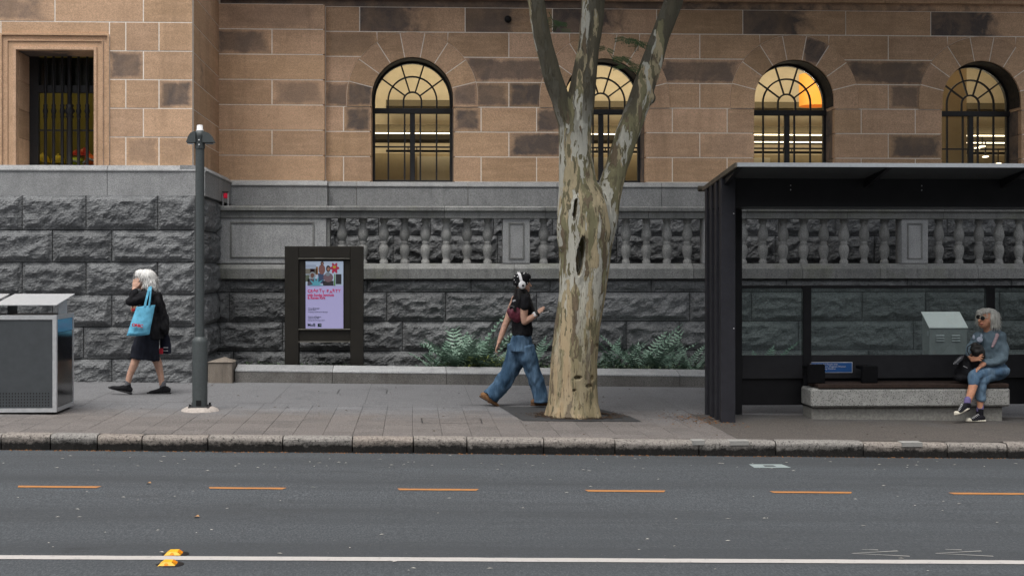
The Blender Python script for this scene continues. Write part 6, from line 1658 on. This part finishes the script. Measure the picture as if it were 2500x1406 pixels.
cup = thing('wallet', 'small red item held in the far hand of the white-haired walker', 'wallet', a1(327, 757, -.04)); MB().bev(a1(322.5, 0, -.04).x, a1(329.5, 0, -.04).x, Y1 - .055, Y1 - .03, a1(0, 760, -.04).z, a1(0, 754, -.04).z, .004).build('cover', red_p, cup); MB().bev(a1(322, 0, -.04).x, a1(323, 0, -.04).x, Y1 - .056, Y1 - .029, a1(0, 759.5, -.04).z, a1(0, 754.5, -.04).z, .002).build('clasp', M['alu'], cup)

# ---------------------------------------------------------------- woman with headphones, walking to the right
Y2 = 16.31
def a2(px, py, dy=0.0): return at(px, py, Y2 + dy)
w2 = thing('person', 'person in black top and wide blue jeans with headphones walking toward the tree', 'person', (a2(1262, 990).x, Y2, gz(a2(1262, 990).x)))
b = MB()
b.ell(a2(1276, 690), (.090, .074, .110)); b.ell(a2(1283, 702), (.05, .052, .05)); b.cap(a2(1294.5, 694), .009, a2(1296.5, 698.5), .012); b.ell(a2(1292, 704), (.014, .02, .008)); b.ell(a2(1289, 710), (.02, .028, .018)); b.ell(a2(1273, 697, -.075), (.015, .012, .028))
b.cap(a2(1276, 706), .05, a2(1274, 728), .055)
b.loft([(a2(1274, 724), .08, .13), (a2(1274, 760), .095, .14), (a2(1274, 800), .085, .12), (a2(1273, 830), .075, .11)])
b.limb([a2(1281, 730, -.17), a2(1280, 752, -.185), a2(1279, 772, -.19), a2(1281, 785, -.19)], [.052, .052, .045, .043]); b.limb([a2(1281, 785, -.19), a2(1297, 776, -.19), a2(1309, 768, -.18)], [.043, .039, .027])
hand(b, a2(1309, 768, -.18), a2(1318, 760, -.17), (.2, .5, .8), fl=.07, curl=.25, up=(.1, .2, -.7), thumb=1, spread=.3)
b.limb([a2(1258, 730, .16), a2(1248, 755, .17), a2(1240, 778, .17), a2(1233, 795, .16)], [.05, .048, .044, .042]); b.limb([a2(1233, 795, .16), a2(1225, 817, .14), a2(1218, 836, .12)], [.041, .037, .026])
hand(b, a2(1218, 836, .12), a2(1213.5, 849, .11), (.4, .9, .1), fl=.07, curl=.55, up=(.8, -.3, .15), thumb=1, spread=.15)
b.limb([a2(1270, 835, .05), a2(1245, 900, .06), a2(1203, 965, .05), a2(1196, 978, .05)], [.07, .055, .042, .036]); b.limb([a2(1276, 835, -.05), a2(1302, 900, -.06), a2(1317, 965, -.06), a2(1318, 980, -.06)], [.07, .055, .042, .036])
blob('body', b, M['skin_l'], w2, voxel=.006, smooth=2)
c = MB()
c.loft([(a2(1276, 718), .05, .07), (a2(1275, 724), .085, .16), (a2(1274, 738), .115, .19), (a2(1275, 762), .125, .175), (a2(1275, 790), .125, .165), (a2(1275, 812), .127, .17), (a2(1275, 818), .124, .168)])
c.limb([a2(1280, 730, -.165), a2(1281, 748, -.19)], [.068, .066]); c.limb([a2(1262, 730, .16), a2(1250, 758, .175)], [.065, .06])
blob('shirt', c, M['blackcloth'], w2, voxel=.008, smooth=2, disp=[(.014, (10, 10, 8)), (.007, (26, 26, 16))])
c = MB()
c.loft([(a2(1273, 816), .118, .16), (a2(1273, 835), .13, .175), (a2(1272, 858), .14, .18)])
c.loft([(a2(1266, 845, .05), .135, .12), (a2(1260, 875, .05), .125, .115), (a2(1247, 905, .05), .112, .105), (a2(1228, 935, .05), .105, .105), (a2(1209, 957, .05), .108, .11), (a2(1198, 970, .05), .110, .112)])
c.loft([(a2(1282, 845, -.06), .115, .12), (a2(1290, 875, -.06), .108, .115), (a2(1301, 905, -.06), .098, .108), (a2(1311, 935, -.06), .092, .106), (a2(1317, 960, -.06), .094, .11), (a2(1319, 981, -.06), .098, .112)])
blob('jeans', c, m_denim('blue_denim', (0.035, 0.075, 0.13), (0.12, 0.20, 0.30)), w2, voxel=.009, smooth=3, disp=[(.022, (8, 8, 5)), (.017, (18, 18, 11))])
h = MB(); h.ell(a2(1273, 712, .01), (.075, .085, .07)); h.loft([(a2(1272, 705), .07, .09), (a2(1270, 722), .075, .10), (a2(1268, 738), .06, .09), (a2(1266, 748), .03, .06)]); h.limb([a2(1287, 712, .05), a2(1292, 735, .06), a2(1300, 757, .06)], [.025, .035, .02])
h.limb([a2(1286, 714, -.07), a2(1291, 735, -.1), a2(1302, 760, -.1), a2(1305, 772, -.1)], [.02, .026, .022, .008])
hair_o = blob('hair', h, m_hair('black_hair', (.018, .016, .016), 50), w2, voxel=.008, smooth=2, disp=[(.01, (25, 25, 8))])
strands('hair_strands', hair_o, bpy.data.materials['black_hair'], 400, .07, .006, 3)
h = MB(); h.ell(a2(1274, 681), (.108, .098, .085)); h.ell(a2(1272, 690), (.105, .096, .07)); h.ell(a2(1279, 676), (.09, .09, .06))
def m_dots():
    t = NT('dotted_knit', .9, .15); p = t.objc(); v = t.n('TexVoronoi'); t.l(p, v.inputs['Vector']); v.inputs['Scale'].default_value = 26; v.inputs['Randomness'].default_value = .45
    t.col(t.mix(t.ramp(v.outputs['Distance'], [(.20, 1.0), (.25, 0.0)]), (.012, .012, .014), (.75, .75, .75))); t.bump(t.noise(p, 120, 2), .3, .005); return t.m
blob('beanie', h, m_dots(), w2, voxel=.007, smooth=2)
hp = MB(); arc = [(1275, 694, -.115), (1272, 683, -.118), (1269, 672, -.10), (1266.5, 665.5, -.05), (1266, 664, .0), (1266.5, 665.5, .05), (1269, 672, .10), (1275, 694, .115)]
wo = M['white']
hpo = strap([a2(*q) for q in arc[:5]], .034, wo, w2, 'headphone_band', .006); strap([a2(*q) for q in arc[4:]], .034, wo, w2, 'headphone_band', .006)
for sg in (-1, 1):
    cpos = a2(1275, 696, sg * .118)
    e = MB().ell(cpos, (.046, .026, .052), 18, 12).build('ear_cup', wo, w2)
    MB().lathe([(.016, 0), (.013, .004)], (0, 0, 0), 6).build('emblem', M['black'], e, loc=cpos + Vector((.008, sg * .0255, -.006))).rotation_euler = (R(90), 0, 0)
for sg, hx, tx_, dy in ((0, (1178, 972), (1214, 992), .05), (1, (1304, 989), (1340, 989), -.06)):
    p0, p1 = a2(hx[0], hx[1], dy), a2(tx_[0], tx_[1], dy); up = Vector((-(p1.z - p0.z), 0, p1.x - p0.x)).normalized()
    s = MB(); shoe(s, p0 + (p0 - p1) * .15, p1 + (p1 - p0) * .1, up, .085, .043); blob('shoe', s, plain('tan_suede', (.23, .12, .055), .85, .25, 20) if sg == 0 else plain('dark_tan_suede', (.16, .09, .05), .85, .25, 20), w2, voxel=.006, smooth=2)
    ss = MB()
    for t in (-.1, .05, .2, .4, .6, .8, 1.0): ss.ell(p0.lerp(p1, t) + up * .006, (.035, .044, .013), 10, 6, Matrix.Rotation(math.atan2(-(p1 - p0).z, (p1 - p0).x), 3, 'Y'))
    blob('sole', ss, plain('brown_sole', (.10, .055, .03), .8, .2), w2, voxel=.006, smooth=1)
MB().tube([a2(1307.5, 773.5, -.19), a2(1303.5, 764.5, -.16)], .031, 14).build('watch_strap', M['alu'], w2)
MB().lathe([(.017, 0), (.017, .008), (.013, .010)], (0, 0, 0), 14).build('watch', M['white'], w2, loc=a2(1306, 769.5, -.212)).rotation_euler = (R(90), 0, 0)
MB().tube([a2(1312, 770, -.195), a2(1308.5, 761, -.15)], .030, 12).build('bracelet', M['black'], w2)
MB().bev(-.022, .022, -.001, .001, -.01, .01, .001).build('shirt_print', plain('grey_print', (.35, .36, .38), .8, .3, 80), w2, loc=a2(1255, 734, -.165)).rotation_euler = (0, R(-18), R(-38))
ph = thing('phone', 'slim pale phone held out in the hand of the headphone wearer', 'phone', a2(1331, 760, -.19))
mx = Matrix.Translation(a2(1330, 761, -.17)) @ Matrix.Rotation(R(-12), 4, 'Y') @ Matrix.Rotation(R(20), 4, 'X')
MB().bev(-.035, .045, -.03, .03, -.004, .004, .003, mx).build('case', M['white'], ph); MB().bev(-.032, .042, -.027, .027, .0035, .0052, .0008, mx).build('display', M['black'], ph)
mbg = thing('shoulder_bag', 'maroon leather shoulder bag tucked under the arm of the headphone wearer', 'bag', a2(1256, 780, -.17))
mb = MB(); mb.loft([(a2(1243, 757, -.10), .045, .05), (a2(1252, 762, -.13), .085, .06), (a2(1264, 770, -.13), .095, .065), (a2(1280, 778, -.09), .075, .055), (a2(1296, 784, -.05), .04, .04)])
M['maroon'] = plain('maroon_leather', (.115, .022, .038), .5, .35, 22, bump=.3, bscale=60)
blob('bag', mb, M['maroon'], mbg, voxel=.008, smooth=2, disp=[(.010, (16, 16, 16))])
strap([a2(1256, 760, -.21), a2(1260, 745, -.225), a2(1266, 730, -.23), a2(1272, 721, -.20), a2(1278, 718, -.14)], .028, M['black'], mbg)
MB().tube([a2(1244, 750, -.16), a2(1252, 748, -.17), a2(1258, 754, -.2)], .02, 8).build('flap', M['black'], mbg)

# ---------------------------------------------------------------- seated woman in the shelter
Y3 = 15.22
def a3(px, py, dy=0.0): return at(px, py, Y3 + dy)
w3 = thing('person', 'person with silver bob and sunglasses sitting cross-legged on the shelter bench', 'person', (a3(2415, 1010).x, Y3 + .1, gz(a3(2415, 1010).x)))
b = MB()
b.ell(a3(2408, 777, .10), (.082, .092, .112)); b.ell(a3(2401, 790, .06), (.058, .062, .058)); b.ell(a3(2397, 795, .03), (.028, .03, .022)); b.cap(a3(2392, 779, .005), .010, a3(2390, 784, -.008), .014); b.ell(a3(2396, 790, .0), (.022, .016, .010))
b.ell(a3(2397, 783, .02), (.03, .03, .03)); b.ell(a3(2408, 785, .03), (.035, .04, .04))
b.cap(a3(2411, 798, .11), .052, a3(2415, 815, .13), .06)
b.loft([(a3(2418, 815, .13), .09, .065), (a3(2422, 850, .17), .09, .06), (a3(2425, 885, .18), .09, .06)])
# near arm and hand on the knee
b.limb([a3(2404, 886, -.06), a3(2395, 893, -.09)], [.034, .028]); hand(b, a3(2396, 892, -.09), a3(2386, 902, -.11), (.75, -.3, .55), fl=.07, curl=.25, up=(-.1, .2, -.7), thumb=-1, spread=.3)
# far hand round the handbag
b.limb([a3(2368, 868, -.02), a3(2374, 877, -.06)], [.034, .027]); hand(b, a3(2373, 877, -.08), a3(2386, 874, -.13), (.1, -.1, 1), fl=.07, curl=.35, up=(.2, .3, -.2), thumb=1, spread=.6)
b.limb([a3(2379, 922, -.09), a3(2376, 940, -.13), a3(2371, 958, -.15), a3(2364, 978, -.17), a3(2360, 990, -.18)], [.045, .052, .048, .037, .035])
b.limb([a3(2396, 945, -.06), a3(2394, 972, -.06), a3(2393, 988, -.06), a3(2392, 1008, -.06)], [.04, .038, .035, .034])
blob('body', b, M['skin_t'], w3, voxel=.006, smooth=2)
c = MB()
c.loft([(a3(2413, 803, .12), .068, .065), (a3(2416, 809, .13), .115, .085), (a3(2418, 820, .14), .152, .105), (a3(2420, 845, .15), .15, .115), (a3(2422, 870, .16), .145, .125), (a3(2424, 890, .17), .138, .13), (a3(2425, 898, .17), .125, .12)])
c.limb([a3(2443, 823, .11), a3(2451, 850, .07), a3(2449, 872, .03)], [.064, .058, .056]); c.limb([a3(2449, 872, .03), a3(2428, 884, -.03), a3(2404, 887, -.06)], [.056, .052, .042])
c.limb([a3(2388, 823, .12), a3(2375, 845, .07), a3(2366, 862, .02), a3(2368, 869, -.01)], [.066, .06, .052, .043])
blob('jumper', c, m_cloth('slate_blue_jumper', (0.13, 0.18, 0.215), .14, 14, 220), w3, voxel=.007, smooth=2, disp=[(.02, (11, 11, 9)), (.010, (26, 26, 18))])
c = MB()
c.loft([(a3(2442, 905, .14), .085, .15), (a3(2422, 905, .08), .085, .13), (a3(2400, 908, .0), .078, .09), (a3(2385, 914, -.07), .072, .075)])
c.limb([a3(2386, 914, -.08), a3(2377, 920, -.10), a3(2377, 934, -.115)], [.07, .072, .066])
c.limb([a3(2436, 910, .12), a3(2408, 918, .0), a3(2397, 930, -.05)], [.085, .078, .072]); c.limb([a3(2397, 930, -.05), a3(2396, 950, -.06), a3(2395, 972, -.06)], [.066, .062, .058])
c.ell(a3(2438, 905, .15), (.10, .16, .085))
blob('jeans', c, m_denim('light_denim', (0.09, 0.16, 0.25), (0.20, 0.29, 0.38)), w3, voxel=.008, smooth=2, disp=[(.016, (12, 12, 10)), (.007, (26, 26, 20))])
h = MB(); h.ell(a3(2416, 770, .13), (.098, .108, .088)); h.ell(a3(2424, 784, .12), (.068, .105, .075)); h.ell(a3(2430, 789, .10), (.042, .075, .05)); h.ell(a3(2404, 761, .10), (.07, .085, .045)); h.ell(a3(2390, 765, .09), (.022, .05, .045)); h.ell(a3(2386.5, 781, .11), (.018, .04, .055)); h.ell(a3(2422, 778, .04), (.04, .04, .075)); h.loft([(a3(2420, 765, .12), .09, .10), (a3(2423, 780, .12), .085, .105), (a3(2425, 794, .12), .075, .10), (a3(2426, 798, .12), .06, .09)])
hs_ = blob('hair', h, m_hair('silver_hair', (0.66, 0.65, 0.59), 60), w3, voxel=.006, smooth=12, disp=[(.005, (40, 40, 6))])
strands('hair_strands', hs_, bpy.data.materials['silver_hair'], 700, .06, .005, 2)
for px, py, dy in ((2388.5, 773.5, .02), (2399, 776.5, -.005)):
    g = MB().lathe([(.025, 0), (.0285, .003), (.0285, .007), (.025, .010)], (0, 0, 0), 18).build('sunglass_rim', plain('cream_plastic', (.62, .55, .42), .4, .05), w3, loc=a3(px, py, dy)); g.rotation_euler = (R(90), 0, R(-22))
    l = MB().lathe([(.0255, 0), (.0255, .012), (.02, .015)], (0, 0, 0), 18).build('sunglass_lens', M['black'], w3, loc=a3(px, py, dy - .001)); l.rotation_euler = (R(90), 0, R(-22))
MB().tube([a3(2404, 775.5, -.005), a3(2412, 775, .02), a3(2418, 775, .06)], .0055, 6).build('sunglass_temple', bpy.data.materials['cream_plastic'], w3); MB().tube([a3(2391.5, 774, .0), a3(2394.5, 774.8, -.008)], .005, 6).build('sunglass_bridge', bpy.data.materials['cream_plastic'], w3)
MB().ell(a3(2396, 791, -.012), (.022, .008, .007), 10, 6).build('lips', plain('lip_red', (.30, .07, .06), .5, .1), w3)
M['canvas_b'] = m_cloth('black_canvas', (.014, .014, .018), .3); M['lav'] = m_cloth('lavender_sock', (.17, .14, .29), .2); M['wrub'] = plain('white_rubber', (.62, .58, .48), .6, .1)
for (hx, hy), (tx_, ty), ank, dy, td in (((2363, 999), (2335, 1013), (2361, 985), -.19, -.10), ((2401, 1029), (2362, 1029), (2392, 1000), -.06, -.10)):
    p0 = a3(hx, hy, dy); p1 = a3(tx_, ty, dy + td); d = p1 - p0; up = d.cross(Vector((0, 1, 0))).normalized(); up = up if up.z > 0 else -up
    s = MB(); shoe(s, p0, p1, up, .082, .040); s.cap(a3(ank[0], ank[1] + 10, dy), .042, a3(ank[0] + .5, ank[1] + 1, dy), .041); blob('shoe', s, M['canvas_b'], w3, voxel=.0055, smooth=2)
    ss = MB()
    for t in (.02, .15, .3, .45, .6, .75, .88, .96): ss.ell(p0.lerp(p1, t) + up * .012, (.035, .043 if t < .9 else .033, .019), 10, 6, Matrix.Rotation(math.atan2(-d.z, d.x), 3, 'Y'))
    ss.ell(p0.lerp(p1, .93) + up * .022, (.034, .036, .024)); blob('sole', ss, M['wrub'], w3, voxel=.0055, smooth=1)
    for k in range(5):
        c_ = p0.lerp(p1, .36 + .085 * k) + up * (.085 - .011 * k); MB().tube([c_ + Vector((0, -.028, -.004)), c_ + Vector((0, 0, .006)) + d * .02, c_ + Vector((0, .025, -.004))], .0042, 5).build('lace', M['white'], w3)
    s = MB(); s.cap(a3(ank[0], ank[1] + 3, dy), .0405, a3(ank[0] + (1.5 if td else 0), ank[1] - 10, dy + .01), .0395); blob('sock', s, M['lav'], w3, voxel=.006, smooth=1)
MB().lathe([(.0095, 0), (.0095, .006)], (0, 0, 0), 8).build('ring', M['alu'], w3, loc=a3(2388, 904, -.135))
pr1, pr2 = plain('white_print', (.42, .47, .56), .8, .2, 60), plain('pink_print', (.42, .30, .32), .8, .3, 60)
def onbody(pts, mat, name, dy):
    blob(name, pts, mat, w3, voxel=.006, smooth=1)
mm = MB(); mm.ell(a3(2392, 829, .025), (.040, .010, .035)); mm.ell(a3(2396, 819, .03), (.014, .010, .022)); onbody(mm, pr1, 'jumper_print', 0); mm = MB(); mm.ell(a3(2377, 823, .045), (.016, .012, .030)); onbody(mm, pr1, 'jumper_print', 0)
mm = MB(); mm.limb([a3(2434, 818, .045), a3(2429, 832, .035), a3(2423, 846, .02)], [.024, .022, .014]); onbody(mm, pr2, 'jumper_print', 0)
hb_ = thing('handbag', 'black leather handbag clutched in the lap of the seated person', 'bag', a3(2386, 868, -.12))
mm = MB(); mm.loft([(a3(2377, 838, -.07), .03, .04), (a3(2382, 848, -.10), .065, .06), (a3(2388, 858, -.11), .08, .065), (a3(2396, 868, -.11), .06, .05), (a3(2402, 873, -.10), .03, .03)])
blob('bag', mm, plain('black_leather', (.016, .015, .014), .4, .3, 20), hb_, voxel=.007, smooth=2, disp=[(.012, (18, 18, 18))])
MB().tube([a3(2372, 840, -.12), a3(2363, 846, -.13), a3(2361, 856, -.13), a3(2366, 866, -.13), a3(2374, 870, -.13)], .006, 6).build('handle', M['black'], hb_)
cb_ = thing('coat', 'black coat bundled on the bench beside the seated person', 'coat', a3(2352, 925, .05))
mm = MB(); mm.ell(a3(2358, 905, .02), (.085, .09, .11)); mm.ell(a3(2350, 922, .04), (.11, .11, .06)); mm.limb([a3(2352, 880, .0), a3(2340, 905, .03)], [.04, .05]); blob('cloth', mm, M['blackcloth'], cb_, voxel=.009, smooth=2, disp=[(.02, (12, 12, 12))])
MB().tube([a3(2352, 893, -.1), a3(2362, 898, -.1)], .003, 5).build('zip', M['alu'], cb_)
um = thing('umbrella', 'folded dark umbrella tip poking out beside the lap of the seated person', 'umbrella', a3(2340, 880, -.06))
mx = MB(); p0, p1 = a3(2352, 869, -.05), a3(2330, 889, -.08); mx.cap(p0, .012, p0.lerp(p1, .3), .030); mx.cap(p0.lerp(p1, .3), .030, p0.lerp(p1, .92), .024); blob('canopy', mx, plain('dark_translucent', (.05, .052, .06), .25, .2, 30), um, voxel=.006, smooth=1)
MB().tube([p0.lerp(p1, .9) + Vector((-.025, -.01, 0)), p0.lerp(p1, .92) + Vector((.03, -.01, -.002))], .006, 6).build('rim', M['alu'], um)
